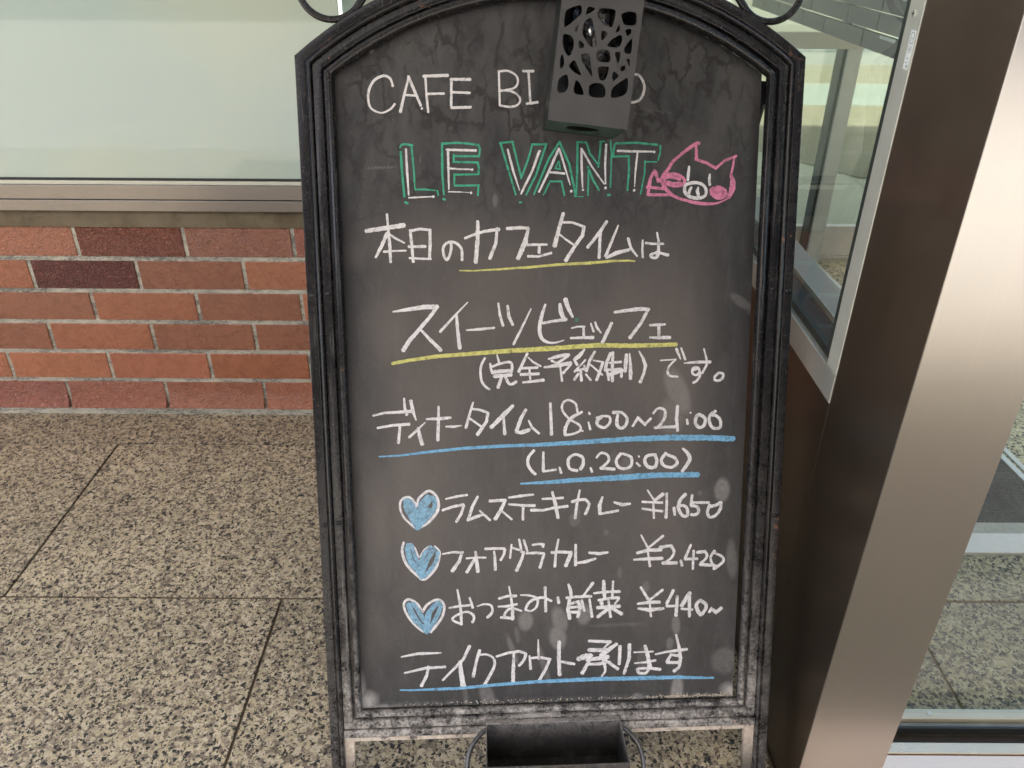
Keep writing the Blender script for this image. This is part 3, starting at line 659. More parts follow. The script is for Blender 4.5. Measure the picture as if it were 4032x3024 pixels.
  (0,[5.5],[-173.8,236.4,-172.6,220.6]),
 ]),
 'heart_outline_c': ('white', [
  (1,[3.8,3.6,3.3,2.7],[-172.8,172.8,-179.4,184.5,-189.9,191.1,-196.5,186.2,-195.7,175.8,-189.7,162.9,-180.4,151.1,-172.0,143.8]),
  (1,[3.8,3.8,3.6,3.8,4.5],[-172.3,172.8,-165.6,183.0,-153.7,189.5,-146.2,187.0,-143.2,177.8,-146.7,164.0,-154.5,152.6,-162.3,143.5]),
 ]),
 'heart_fill_c': ('blue', [
  (1,[6.7],[-190.1,184.8,-187.2,174.4,-179.1,159.1,-169.8,146.1]),
  (1,[6.2],[-184.7,185.8,-177.6,174.1,-170.5,158.9]),
  (1,[4.9],[-191.7,183.7,-188.4,169.8,-182.3,158.1]),
  (1,[6.7],[-150.5,186.0,-159.3,177.1,-166.1,163.4,-168.7,147.2]),
  (1,[6.3],[-147.4,182.5,-150.9,171.0,-158.7,156.2,-165.5,144.8]),
  (1,[5.6],[-157.1,181.6,-165.9,169.2,-168.4,158.8]),
  (1,[4.9],[-162.8,167.9,-165.3,154.1]),
  (0,[5.6],[-170.1,154.2,-167.7,142.5]),
 ]),
 'lamb_curry_line': ('white', [
  (0,[2.6,3.6,3.2],[-138.0,329.7,-124.2,332.7,-110.0,334.6]),
  (0,[3.6,4.1,3.9],[-142.6,314.5,-128.6,319.1,-115.0,321.5]),
  (0,[3.4,4.1,3.9],[-114.5,320.4,-118.3,309.0,-124.8,298.1]),
  (0,[3.4,4.3,3.7],[-96.4,332.1,-103.5,318.5,-109.5,299.9]),
  (0,[3.9,4.8,3.7],[-110.1,299.9,-99.5,304.1,-88.9,307.7]),
  (0,[2.6,3.7],[-94.1,312.8,-80.6,299.3]),
  (0,[4.3],[-80.8,325.7,-60.8,326.4]),
  (0,[4.3,5.0,5.4],[-60.3,326.9,-65.6,314.4,-73.7,300.8]),
  (0,[3.0,3.3],[-65.7,312.2,-52.0,299.7]),
  (0,[3.0,4.3,2.6],[-55.5,329.8,-38.1,332.0,-23.4,333.3]),
  (0,[3.2,4.3],[-55.6,320.8,-38.2,318.8,-21.8,318.1]),
  (0,[3.7,3.5],[-36.9,318.2,-37.4,298.8]),
  (0,[4.1,3.7],[-26.6,311.9,-11.8,311.5]),
  (0,[3.7,4.1],[-10.7,311.5,4.1,314.5,21.6,316.3]),
  (0,[3.2,3.7],[-11.8,327.0,4.1,327.4,15.7,328.0]),
  (0,[3.7,4.8,4.3],[1.4,336.0,5.7,318.3,9.0,300.5]),
  (0,[2.8,3.9,3.9],[37.5,338.0,33.7,318.8,31.7,299.5]),
  (0,[4.3,4.8,3.7],[27.3,322.3,36.3,324.8,44.8,325.2]),
  (1,[3.7,4.3,3.9],[44.8,325.2,49.6,319.6,48.6,313.0,45.0,304.7]),
  (0,[3.0,5.4,4.3],[67.6,328.0,64.0,317.0,64.2,304.8]),
  (0,[3.5,3.9],[64.2,304.6,88.7,308.7]),
  (0,[3.3,5.0,3.3],[83.2,320.2,93.9,316.9,104.6,317.8]),
  (0,[2.2,3.1],[127.1,336.1,136.5,321.6]),
  (0,[5.5,3.9],[148.1,330.2,136.5,321.6]),
  (0,[3.5],[120.5,320.2,147.3,318.3]),
  (0,[3.3,3.7],[120.7,310.8,135.8,308.2,147.7,306.5]),
  (0,[3.3,3.1],[135.3,318.8,136.6,297.1]),
  (0,[3.3,3.7,4.4],[152.9,331.2,153.3,315.1,152.8,297.2]),
  (0,[4.4,3.5],[163.1,311.0,164.5,300.9]),
  (1,[4.8,4.8,4.4,4.4],[178.1,329.5,170.9,321.4,169.1,310.3,174.8,300.1,181.2,300.0,180.9,308.9,176.5,313.5,170.0,313.6]),
  (0,[3.9,3.7],[186.7,328.2,185.6,313.3]),
  (0,[4.0],[187.6,317.7,209.7,317.2]),
  (1,[4.4],[186.2,313.2,193.8,312.0,196.2,305.2,192.0,300.8,186.1,301.0]),
  (1,[4.9,4.4,4.4,4.2,4.9],[211.0,311.6,219.6,313.6,225.4,316.8,225.2,307.9,219.1,299.1,211.6,297.0,208.1,303.8,210.9,313.8]),
 ]),
 'foie_gras_line': ('white', [
  (0,[2.2,3.3,3.7],[-143.7,253.9,-129.9,256.1,-117.2,255.3]),
  (0,[3.9,4.4,5.5],[-118.2,255.3,-121.6,244.1,-131.5,229.7]),
  (0,[2.6,3.1],[-112.5,247.0,-100.3,247.9,-87.0,247.4]),
  (0,[3.3,4.8,5.0],[-100.4,256.0,-98.8,242.4,-97.6,227.7]),
  (0,[4.0,4.8],[-101.4,245.9,-112.3,227.5]),
  (0,[4.2,3.9],[-87.4,259.6,-75.7,259.9,-61.9,259.5]),
  (0,[4.2,3.7,3.3],[-61.4,258.4,-63.0,250.5,-67.3,243.3]),
  (0,[2.9,4.0,4.4],[-75.7,255.9,-74.6,242.9,-74.4,229.9]),
  (0,[2.6,3.1],[-52.5,264.9,-54.7,245.8]),
  (0,[2.9,3.5],[-52.3,260.4,-39.5,256.1]),
  (0,[3.7,4.4,4.8],[-36.3,254.4,-39.6,243.2,-46.1,228.0]),
  (0,[2.8,3.9,3.3],[-42.6,271.9,-40.6,262.4,-39.5,253.9]),
  (0,[3.5,3.1],[-36.3,270.7,-31.5,254.8]),
  (0,[3.3,3.7],[-24.6,263.7,-17.1,264.9,-9.6,263.8]),
  (0,[3.7],[-10.7,263.9,-10.7,260.5]),
  (0,[3.1,4.2,3.7],[-33.1,252.0,-21.4,252.6,-9.6,251.4]),
  (0,[3.8,4.0],[-9.6,250.3,-15.0,231.2]),
  (0,[2.9,3.5,4.0],[9.6,270.7,6.5,253.3,4.9,232.4]),
  (0,[4.0,4.4],[0.6,252.5,15.0,252.9,27.1,251.9]),
  (0,[4.4,4.7],[25.8,250.6,19.4,233.1]),
  (0,[4.4],[10.1,253.0,25.1,251.8]),
  (0,[4.4,4.7],[26.8,249.8,19.9,232.9]),
  (0,[3.8,4.2],[32.6,262.6,32.6,233.7]),
  (0,[2.9,4.9,3.3],[31.7,236.6,44.6,238.0,59.6,242.4]),
  (0,[3.8,4.9,3.3],[50.9,250.9,63.9,249.1,75.7,250.8]),
  (0,[2.2,3.3],[120.0,274.0,129.6,255.7]),
  (0,[3.8,3.3],[149.7,272.2,130.1,255.7]),
  (0,[4.4,5.3,4.9],[115.2,248.7,128.6,252.3,147.6,252.4]),
  (0,[2.9,4.9,5.1],[111.0,239.5,128.9,240.1,149.5,240.4]),
  (0,[2.9,3.8],[129.8,249.5,133.0,229.4]),
  (0,[4.9,4.9,4.0,3.8],[145.8,255.9,154.5,257.4,160.9,258.3]),
  (1,[4.5,3.6,3.3],[160.9,257.8,165.0,249.7,161.5,240.7,151.9,234.1]),
  (0,[5.1],[150.2,233.6,168.8,233.4]),
  (0,[3.4,4.5],[174.6,236.9,176.5,229.4]),
  (0,[3.4,4.0],[187.5,258.8,180.5,240.2]),
  (0,[4.0],[180.0,238.5,196.9,238.6]),
  (0,[3.6,3.4],[191.6,250.2,191.2,223.9]),
  (0,[4.9,4.5],[196.6,247.8,206.9,248.7]),
  (1,[4.0,3.8],[206.9,249.2,209.9,242.9,207.3,237.2,202.0,232.8]),
  (0,[5.2,4.5],[201.0,230.5,215.9,229.0]),
  (1,[4.5,3.8,3.4,3.8,6.7],[220.0,248.9,214.9,240.5,217.4,231.3,222.0,226.5]),
  (1,[3.4,3.8,4.5,4.9],[220.6,246.0,230.1,241.2,232.6,235.4,228.4,229.8,219.9,223.7]),
 ]),
 'appetizer_line': ('white', [
  (0,[2.5,3.8,4.0,3.8],[-125.3,203.1,-122.7,187.5,-121.0,170.2,-120.8,152.8]),
  (0,[2.4,3.8,3.3],[-136.8,177.3,-122.8,179.5,-109.4,180.5]),
  (1,[3.8,3.3,3.3,3.1,3.3,3.8,3.8],[-121.1,153.4,-128.6,157.1,-132.8,161.3,-126.3,166.9,-114.3,171.2,-105.8,167.4,-103.7,161.6,-106.0,155.8]),
  (0,[2.9,4.2],[-109.2,191.2,-105.1,176.7]),
  (1,[2.0,3.1,3.6,4.0],[-99.2,178.6,-89.4,181.4,-80.9,179.4,-78.8,172.4,-81.0,166.7,-85.9,162.2]),
  (0,[2.2,3.8,4.9],[-56.4,205.8,-53.8,190.2,-51.8,174.0,-51.9,158.3]),
  (0,[3.8,4.0],[-70.0,188.9,-58.1,192.1,-46.8,192.1]),
  (0,[2.5,4.5,3.4],[-71.2,177.4,-60.4,177.5,-45.8,180.2]),
  (1,[2.9,3.8,4.0],[-39.9,170.2,-49.6,173.9,-57.2,173.0,-62.6,166.2,-62.1,161.5]),
  (0,[4.3],[-67.5,161.7,-50.8,160.0]),
  (1,[2.0,3.4,3.6,3.8,2.9,3.4],[-40.9,193.1,-30.1,192.4,-19.3,188.1,-18.2,180.0,-21.5,173.1,-28.0,169.8,-34.5,171.8]),
  (1,[3.4,4.5,3.4],[-34.5,172.3,-30.1,181.5,-21.4,187.0,-10.6,188.4,0.7,183.5]),
  (0,[4.0,4.3],[-7.9,203.3,-7.0,168.6]),
  (0,[4.0,4.5],[9.4,188.4,10.5,180.3]),
  (0,[3.1,5.3,3.6],[23.3,206.9,25.9,199.4,27.2,190.1]),
  (0,[4.8,2.9],[56.4,207.9,44.4,190.9]),
  (0,[4.3],[20.9,187.5,37.4,188.6,54.3,188.8]),
  (0,[4.8,5.3,5.3],[25.2,185.9,23.0,171.0,25.4,157.2]),
  (0,[4.1],[24.1,178.4,37.5,181.8]),
  (0,[4.8,4.8],[36.3,181.8,39.9,174.3,36.5,159.4]),
  (0,[4.1],[25.3,173.4,39.9,174.3]),
  (0,[4.6],[25.3,166.6,37.6,166.2]),
  (0,[3.4,3.6],[41.5,183.5,45.2,167.9]),
  (0,[3.4,4.1],[52.0,184.5,55.8,158.8]),
  (0,[4.1,6.0,4.1],[70.9,210.5,71.3,198.2,72.4,186.4]),
  (0,[3.1,3.6],[83.5,209.6,82.9,187.3]),
  (0,[3.1,4.6],[57.7,193.0,74.6,194.6,92.7,194.5]),
  (0,[4.1,4.3],[64.3,182.9,77.1,185.0,91.7,185.9]),
  (0,[4.8],[67.8,180.9,69.0,176.6]),
  (0,[3.1],[92.3,185.2,86.6,176.7]),
  (0,[5.3],[62.7,172.1,79.6,173.1,93.1,173.4]),
  (0,[3.6,4.1],[77.7,181.9,81.0,158.1]),
  (0,[5.6,4.9],[78.5,171.3,63.4,158.6]),
  (0,[4.9,5.3],[82.0,171.2,96.2,162.0]),
  (0,[3.6,4.4],[121.2,199.9,132.2,181.6]),
  (0,[4.1,3.6],[151.2,195.4,133.4,181.0]),
  (0,[3.6,5.3,4.9],[117.6,176.0,132.3,177.9,147.6,177.7]),
  (0,[3.2,6.3,4.1],[118.4,169.3,133.7,166.8,153.1,168.3]),
  (0,[2.9,3.4],[134.1,176.6,136.3,157.1]),
  (0,[4.4,4.4],[165.9,194.4,157.1,174.7]),
  (0,[4.1],[157.1,171.6,172.5,171.5]),
  (0,[4.2,4.9],[171.4,185.5,170.6,157.4]),
  (0,[6.1,6.1],[188.4,190.0,177.8,171.6]),
  (0,[3.7],[177.9,167.2,192.8,165.5]),
  (0,[4.9,4.4],[188.0,184.4,189.0,155.6]),
  (1,[4.9,5.4,4.9,4.9],[202.9,179.0,197.9,171.0,203.7,158.3,209.4,163.2,211.4,171.9,202.9,179.0]),
  (0,[4.2,5.4],[216.0,161.1,219.3,166.6,225.5,160.2,232.4,166.9]),
 ]),
 'takeaway_line': ('white', [
  (0,[2.3,4.7,2.3],[-202.6,108.3,-180.4,112.3,-149.0,112.5]),
  (0,[2.7,4.5,3.9],[-199.0,84.5,-170.1,90.7,-144.0,91.8]),
  (0,[4.1,4.3,5.0],[-166.3,92.9,-169.3,79.4,-176.8,64.7]),
  (0,[4.8,4.1,3.2],[-110.3,121.3,-118.8,102.6,-147.7,72.1]),
  (0,[4.6,6.9,7.5],[-123.7,99.3,-122.4,81.4,-119.5,61.6]),
  (0,[4.6,4.1,4.6],[-96.8,114.9,-101.4,98.5,-106.1,76.1]),
  (1,[3.2,3.4,4.6,4.3],[-98.0,107.9,-87.1,108.1,-78.4,102.5,-76.9,91.8,-83.1,77.7,-91.5,62.4]),
  (0,[3.4,4.1,4.3],[-74.1,104.8,-58.7,109.6,-43.4,111.5]),
  (1,[4.3,4.1,3.9],[-44.5,111.5,-34.7,107.7,-36.9,98.8,-43.5,90.1]),
  (0,[3.0,5.0,5.7],[-50.5,108.2,-51.2,88.6,-51.7,67.7]),
  (0,[1.8,3.2,3.4],[-17.2,127.8,-17.2,113.6,-16.6,99.4]),
  (0,[2.8,4.1],[-29.2,104.5,-27.6,84.8]),
  (0,[3.9,4.1],[-28.1,100.9,-15.0,101.7,-0.7,98.3]),
  (0,[4.1,4.4],[-1.8,97.7,-7.3,83.6,-15.5,68.3]),
  (0,[5.0,5.7,5.3],[11.3,124.0,10.9,98.5,12.1,74.6]),
  (0,[3.4,3.9],[13.6,94.3,28.2,90.8]),
  (0,[3.7,4.2],[14.6,94.4,32.3,90.3]),
  (0,[4.2,4.9],[52.1,123.8,66.2,122.7,81.6,121.6]),
  (0,[3.7,2.5],[81.0,121.6,72.3,112.4]),
  (0,[6.1],[52.2,110.4,64.1,110.1,77.1,109.7]),
  (0,[7.4,4.9],[68.9,101.6,79.4,110.2,89.9,118.2]),
  (0,[7.4,8.6,7.4],[37.6,97.5,46.4,101.1,55.3,102.1]),
  (0,[5.4,6.2],[48.9,95.9,66.6,97.9,78.4,99.4]),
  (0,[3.7,5.4,3.0],[52.5,89.4,66.7,89.6,81.5,92.3]),
  (1,[5.0,4.7,3.7,3.0],[70.1,102.9,73.8,88.7,74.6,78.4,70.5,71.4]),
  (0,[4.9,5.4],[54.7,98.3,43.1,76.2]),
  (0,[3.5,5.0],[70.1,98.4,92.4,81.0]),
  (0,[5.0,4.7],[94.7,114.8,94.0,88.0]),
  (0,[5.4,4.9,4.2],[107.7,117.0,107.5,96.6,100.8,73.7]),
  (0,[2.2,2.7],[113.9,105.1,140.6,105.5]),
  (0,[2.5,4.2],[115.4,88.9,129.7,89.7,143.9,92.2]),
  (0,[4.5,5.4,6.7],[129.1,114.4,133.6,98.3,136.4,82.8]),
  (1,[4.5,3.7,4.2],[135.8,81.5,131.3,74.0,121.7,74.3,119.2,80.2]),
  (0,[3.7,5.0],[120.4,80.8,135.9,80.9,150.9,78.5]),
  (0,[2.5,4.2,4.5],[143.7,101.2,159.1,104.5,187.0,107.5]),
  (0,[3.2,4.5,5.7],[171.4,129.6,176.2,111.0,178.5,94.3]),
  (1,[5.0,4.2,5.0],[178.5,94.3,177.1,81.5,170.1,75.3]),
  (0,[4.5,4.2,5.0],[174.8,98.3,165.2,99.9,160.1,89.8]),
  (0,[5.0],[160.1,88.7,177.5,87.9]),
 ]),
 'takeaway_underline': ('blue', [
  (0,[2.1,4.4,4.8,4.8,5.1],[-205.8,59.7,-192.8,58.9,-127.2,59.4,-72.3,63.2,-17.2,65.9,28.4,66.2]),
  (0,[5.5,5.8,6.3,6.3,5.5,3.0],[-4.2,66.1,64.6,67.1,124.3,66.4,172.2,66.1,208.3,64.2,225.8,63.6]),
 ]),
 'green_dot': ('teal', [
  (0,[6.7],[31.1,562.0,31.6,561.3]),
 ]),
}
WIPED = [(241.4,581.9,19.6,7.1,-35,0.3),(163.0,468.3,15.9,36.7,22,0.42),(154.8,434.9,20.0,30.4,10,0.26),(98.5,364.3,11.4,20.7,0,0.2),(82.8,381.8,6.7,10.3,0,0.12),(226.3,333.9,12.3,20.4,0,0.75),(196.9,330.7,3.7,3.9,0,0.25),(31.2,297.8,8.8,12.0,0,0.25),(35.5,310.0,3.4,10.5,5,0.22),(244.1,237.3,9.0,30.9,5,0.38),(92.3,221.7,4.1,9.4,0,0.22),(73.6,278.8,4.1,5.0,0,0.2),(-34.5,155.5,11.7,17.0,0,0.6),(-45.9,135.5,4.1,14.8,10,0.25),(11.9,155.9,12.4,22.2,16,0.55),(9.3,130.1,13.2,22.4,4,0.6),(45.0,162.3,11.7,17.7,0,0.6),(171.1,143.8,7.0,17.2,4,0.45),(128.2,199.6,5.9,10.2,0,0.3),(-52.2,113.3,4.5,26.2,18,0.45),(-9.3,89.4,5.6,35.8,14,0.34),(163.5,116.4,6.0,10.5,0,0.4),(127.0,88.8,9.9,28.5,0,0.2),(175.5,47.1,10.7,27.0,-3,0.8),(120.5,34.8,9.9,10.0,0,0.6),(-86.9,42.7,11.8,26.7,12,0.5),(-117.4,49.1,4.2,22.9,8,0.3),(-69.6,709.3,3.7,9.7,0,0.35),(-159.5,758.1,1.8,5.3,0,0.3),(-213.2,881.4,3.3,4.0,0,0.6),(88.5,146.3,48.7,3.0,1,0.18),(-253.0,42.7,20.6,20.9,0,1.9),(-257.5,59.9,7.5,34.0,0,1.3),(-232.7,33.3,37.9,6.9,0,1.2),(252.1,40.7,21.5,15.5,-30,1.7),(257.8,73.2,5.0,42.2,0,1.1),(216.8,27.5,53.7,2.7,-2,1.6),(238.2,29.5,28.7,5.4,-3,1.2),(81.6,29.2,92.1,2.3,-2,0.6),(-38.1,30.3,70.1,1.9,-2,0.5),(239.3,89.0,21.3,22.9,0,0.35),(-267.3,487.9,4.4,162.9,0,0.25),(-265.8,646.1,2.5,123.1,0,0.3),(266.0,200.3,3.5,184.0,0,0.2),(-207.0,748.4,22.8,0.9,2,0.5),(131.1,812.9,18.6,0.9,-8,0.2),(255.1,568.9,9.8,4.5,0,0.15)]
REFLECT_TINT = [(-142.0,657.5,102.8,46.2,0,0.8),(-87.0,566.2,120.9,70.2,0,0.8),(-195.1,551.4,37.9,83.0,0,0.9),(57.1,564.6,83.8,64.2,0,0.7),(152.6,617.8,57.9,50.6,0,0.5),(-153.6,436.7,77.7,66.6,0,0.8),(25.6,463.8,108.0,59.8,0,0.7),(-223.0,301.9,39.5,104.5,0,0.8),(-140.0,317.4,66.2,55.6,0,0.5),(125.0,432.0,66.4,67.5,0,0.5),(-234.9,159.5,27.0,51.2,0,0.5)]  # blurred brown reflection painted into the slate colour, as soft ellipses
DRIPS = [([(-57.9,913.0),(-60.2,898.9),(-66.0,881.9),(-67.4,864.3)],3.7,0.9),([(-145.6,884.5),(-142.8,877.4),(-140.9,867.5)],2.5,0.7),([(-106.5,901.5),(-103.6,893.1)],3.7,0.6),([(-108.1,874.7),(-108.3,863.3)],2.5,0.7),([(-174.5,864.6),(-174.0,853.2)],3.1,0.6),([(-130.0,915.5),(-112.3,909.9),(-100.6,895.9)],2.5,0.5),([(-207.6,895.5),(-202.1,884.3),(-195.9,891.4)],3.1,0.5),([(-31.6,921.5),(-36.1,904.7)],3.1,0.5),([(134.9,896.9),(140.1,876.9),(143.8,856.7)],2.5,0.8),([(151.1,818.8),(153.1,804.1)],3.1,0.7),([(215.9,795.2),(219.8,777.3),(217.2,765.3)],2.2,0.6),([(230.5,792.2),(232.4,777.3),(237.5,768.3)],2.2,0.7),([(178.8,868.3),(183.8,858.2),(191.6,856.8)],3.1,0.6),([(212.3,842.3),(216.0,827.7)],2.5,0.6),([(-28.9,815.8),(-27.4,804.1),(-29.5,795.4),(-24.4,777.7)],2.2,0.9),([(-9.0,783.6),(-8.0,768.7)],1.9,0.6),([(-161.1,861.8),(-157.1,844.6)],1.9,0.4),([(-199.2,796.9),(-207.5,777.9)],5.0,0.5),([(118.5,759.5),(123.7,738.5)],3.7,0.5),([(95.6,732.5),(97.7,708.2)],3.1,0.5),([(74.1,711.4),(80.6,699.1)],3.1,0.5),([(51.9,726.6),(53.7,705.4)],2.8,0.4),([(-112.6,893.1),(-124.8,881.7),(-116.1,867.6)],1.9,0.4),([(115.8,930.7),(128.2,919.5)],3.1,0.5),([(224.4,815.9),(221.8,804.1),(227.1,789.2)],1.9,0.5)]
CUTOUTS = [[(5.6,111.5),(12.4,116.1),(20.9,119.3),(21.9,111.4),(20.2,108.6),(15.7,104.6),(10.9,98.9),(5.9,94.8),(5.3,103.3)],[(28.5,119.0),(36.4,117.9),(31.9,113.5),(26.4,110.1)],[(42.2,118.9),(57.3,119.4),(57.7,113.3),(56.8,102.9),(53.8,101.2),(47.1,103.4),(42.9,107.1),(38.5,112.6)],[(63.9,115.3),(71.7,118.9),(80.0,119.0),(81.3,107.6),(77.2,106.2),(69.0,105.2)],[(16.6,94.0),(20.8,100.5),(19.7,90.9)],[(32.2,107.9),(34.3,106.1),(36.3,101.2),(40.2,89.6),(42.5,82.1),(40.1,79.4),(35.5,79.5),(28.9,87.3),(26.1,91.3),(25.6,99.0),(27.6,104.4)],[(60.1,95.9),(63.3,106.2),(65.0,99.6)],[(45.1,97.5),(53.3,95.1),(46.7,85.2)],[(69.7,99.7),(75.8,102.6),(77.2,99.4),(74.9,95.6),(72.7,95.3),(72.2,98.7)],[(5.8,88.3),(13.2,88.0),(16.9,84.1),(17.8,77.3),(16.4,70.2),(14.0,67.3),(10.9,69.5),(7.3,76.0),(5.9,81.9)],[(23.2,84.9),(28.3,81.2),(28.8,77.8),(24.8,76.4),(23.1,78.8)],[(67.1,95.5),(68.6,89.6),(66.1,82.4),(52.8,81.6),(58.2,89.7)],[(79.3,94.0),(80.3,77.6),(73.3,77.6),(72.2,82.3),(75.9,88.8)],[(6.1,67.6),(8.6,65.8),(10.2,59.0),(7.8,53.9),(6.2,55.0),(5.6,61.9)],[(43.1,74.4),(45.9,77.3),(52.3,78.5),(56.2,76.8),(58.5,70.2),(57.2,66.1),(46.6,65.6),(43.7,70.1)],[(26.5,70.6),(35.0,72.9),(37.5,64.1),(42.4,48.1),(34.7,56.8),(29.3,63.1)],[(62.2,77.1),(69.1,77.6),(68.2,67.4),(66.4,67.2)],[(14.8,56.9),(20.4,64.2),(23.1,60.6),(30.7,48.6),(22.4,51.8)],[(75.6,71.4),(79.7,71.9),(80.4,63.6)],[(46.4,59.9),(58.7,61.9),(57.5,53.4),(55.0,47.8),(50.4,47.3),(48.2,53.2)],[(70.4,61.6),(74.5,65.6),(76.0,61.8),(72.7,58.3)],[(64.4,57.8),(70.5,53.7),(64.4,47.2),(63.1,53.2)],[(6.1,41.0),(10.1,46.3),(14.1,48.1),(16.5,43.1),(17.0,36.2),(14.9,30.6),(6.2,29.1)],[(24.7,45.0),(30.5,39.6),(36.0,29.6),(23.3,30.3)],[(39.8,39.4),(43.1,42.4),(50.4,43.7),(55.4,41.7),(58.0,34.9),(56.5,29.5),(43.0,29.2),(40.8,32.0)],[(64.5,40.2),(72.4,47.3),(80.3,54.0),(81.2,36.0),(64.5,29.4)]]

# ================================================================== SETTING
YW = 1.668; XR = 0.379; YP = 0.653
g = boxo('ground', mat_simple('street_paving', (.40, .38, .345), .8, vary=.12, scale=3), None, -150, 150, -150, 150, -.3, -.03)
tag(g, 'pale paving that runs out behind the photographer to the street', kind='structure')
base = boxo('porch_bedding', mat_simple('joint_mortar', (.15, .115, .08), .9), None, -3.2, 3.2, -.9, 5.6, -.029, -.0055)
tag(base, 'brown jointing bed between the granite floor slabs', kind='structure')

fl = empty('porch_floor', (0, 0, 0)); tag(fl, 'floor of speckled beige granite slabs below the brick wall', kind='structure')
def slabs(rows, parent, mat, x_lim, gap=.0048):
    for (y0, y1, off, pw) in rows:
        k = math.floor((x_lim[0]-off)/pw); x = off + k*pw
        while x < x_lim[1]:
            a, b_ = max(x, x_lim[0]), min(x+pw, x_lim[1])
            if b_-a > .03:
                o = boxo('granite_slab', mat, parent, a+gap/2, b_-gap/2, y0+gap/2, y1-gap/2, -.0045, random.uniform(-.0004, .0001), .0008, 1)
            x += pw
PWD = .985
slabs([(1.5262, 1.666, -.41, PWD), (1.0448, 1.5262, -.903, PWD), (.5630, 1.0448, -.4066, PWD), (.082, .563, -.903, PWD), (-.40, .082, -.4066, PWD), (-.88, -.40, -.903, PWD)], fl, M_gran, (-2.9, XR-.001))
slabs([(-.40, .50, -.4066, PWD), (-.88, -.40, -.903, PWD)], fl, M_gran, (XR+.001, 2.9))

# ---- brick wall under the frosted window
PX, PZ, JV, JH, ZB = .237, .077, .0085, .0106, .0169
bw = empty('brick_wall', (-.9, YW, 0)); tag(bw, 'low wall of glazed red-brown bricks under the frosted window', 'wall')
def W(o, parent):          # keep world coordinates of a child whose parent is moved
    o.location = -parent.location; return o
bm = bmesh.new(); box(bm, -2.35, XR-.001, YW-.0012, YW+.12, 0, .4695); box(bm, -2.35, XR-.001, YW-.0150, YW-.0014, 0, ZB-.0008)
W(from_bm('mortar_bed', bm, M_mortar, bw), bw)
bm = bmesh.new(); box(bm, 0, PX-JV, 0, .02, 0, PZ-JH, .0012, 1)
me_b = bpy.data.meshes.new('brick'); bmesh.ops.recalc_face_normals(bm, faces=bm.faces); bm.to_mesh(me_b); bm.free(); me_b.materials.append(M_brick)
# foot course: cove bricks whose lower half swells outwards
bm = bmesh.new(); prof = [(.02, PZ-JH), (0.0012, PZ-JH), (0, PZ-JH-.0012), (0, .040), (-.0012, .030), (-.0035, .020), (-.0075, .010), (-.0125, .0025), (-.0135, 0), (.02, 0)]
L = [bm.verts.new((0, y, z)) for y, z in prof]; R_ = [bm.verts.new((PX-JV, y, z)) for y, z in prof]
for i in range(len(prof)):
    j = (i+1) % len(prof); bm.faces.new((L[i], L[j], R_[j], R_[i]))
bm.faces.new(L[::-1]); bm.faces.new(R_)
bmesh.ops.recalc_face_normals(bm, faces=bm.faces)
me_c = bpy.data.meshes.new('cove_brick'); bm.to_mesh(me_c); bm.free(); me_c.materials.append(M_brick)
for p in me_c.polygons: p.use_smooth = True
me_c.set_sharp_from_angle(angle=math.radians(35))
ORG = (.455, .180, .098); MID = (.40, .150, .080); BRN = (.32, .128, .074); RED = (.345, .122, .076); DRK = (.215, .066, .048); PNK = (.42, .160, .096)
# colours of the bricks seen in the photograph, by course from the bottom and joint index
SPEC = {(5, -1): (*ORG, .6), (5, 0): (*RED, 1), (5, 1): (*BRN, .55), (5, 2): (*RED, .5), (4, -1): (*MID, .35), (4, 0): (*DRK, 1), (4, 1): (*BRN, .35), (4, 2): (*ORG, .35),
        (3, -1): (*BRN, .2), (3, 0): (*MID, .2), (3, 1): (*BRN, .25), (3, 2): (*ORG, .2), (2, -1): (*BRN, .3), (2, 0): (*MID, .3), (2, 1): (*BRN, .3), (2, 2): (*BRN, .25),
        (1, -1): (*ORG, .2), (1, 0): (*PNK, .15), (1, 1): (*MID, .18), (1, 2): (*BRN, .3), (0, -1): (*RED, .6), (0, 0): (*PNK, .7), (0, 1): (*MID, .5), (0, 2): (*MID, .5)}
for r in range(6):
    x0 = -.9513 if r % 2 else -.9513-.1185
    for k in range(-6, 7):
        x = x0 + k*PX + JV/2
        if x > XR-.02 or x < -2.4: continue
        o = bpy.data.objects.new('brick', me_c if r == 0 else me_b); COL.objects.link(o); o.parent = bw
        wd = min(PX-JV, XR-.002-x)
        if wd < PX-JV: o.scale.x = wd/(PX-JV)
        o.location = Vector((x, YW-.0035+random.uniform(-.0006, .0006), ZB+r*PZ)) - bw.location
        key = (r, k-1) if r % 2 else (r, k-1)
        kk = k if r % 2 else k-0
        spec = SPEC.get((r, kk if r % 2 else kk)) or (*random.choice((ORG, MID, BRN, RED, MID, BRN, PNK)), random.uniform(.2, .7))
        f = random.uniform(.93, 1.07); o.color = (spec[0]*f, spec[1]*f, spec[2]*f, spec[3])
# stained render between bricks and window frame
bm = bmesh.new()
n = 90; rows_ = []
for i in range(n+1):
    x = -2.35 + (XR-.002+2.35)*i/n; j = .0012*pnoise(Vector((x*9, 0, 3)))
    rows_.append([bm.verts.new(p) for p in ((x, YW+.03, .4697), (x, YW-.0055+j, .4697), (x, YW-.006+j, .4730), (x, YW-.001+j, .49), (x, YW+.004, .5062), (x, YW+.03, .5062))])
for i in range(n):
    for q in range(6): bm.faces.new((rows_[i][q], rows_[i][(q+1) % 6], rows_[i+1][(q+1) % 6], rows_[i+1][q]))
bm.faces.new(rows_[0][::-1]); bm.faces.new(rows_[-1])
W(from_bm('render_strip', bm, M_seal, bw, smooth=True), bw)

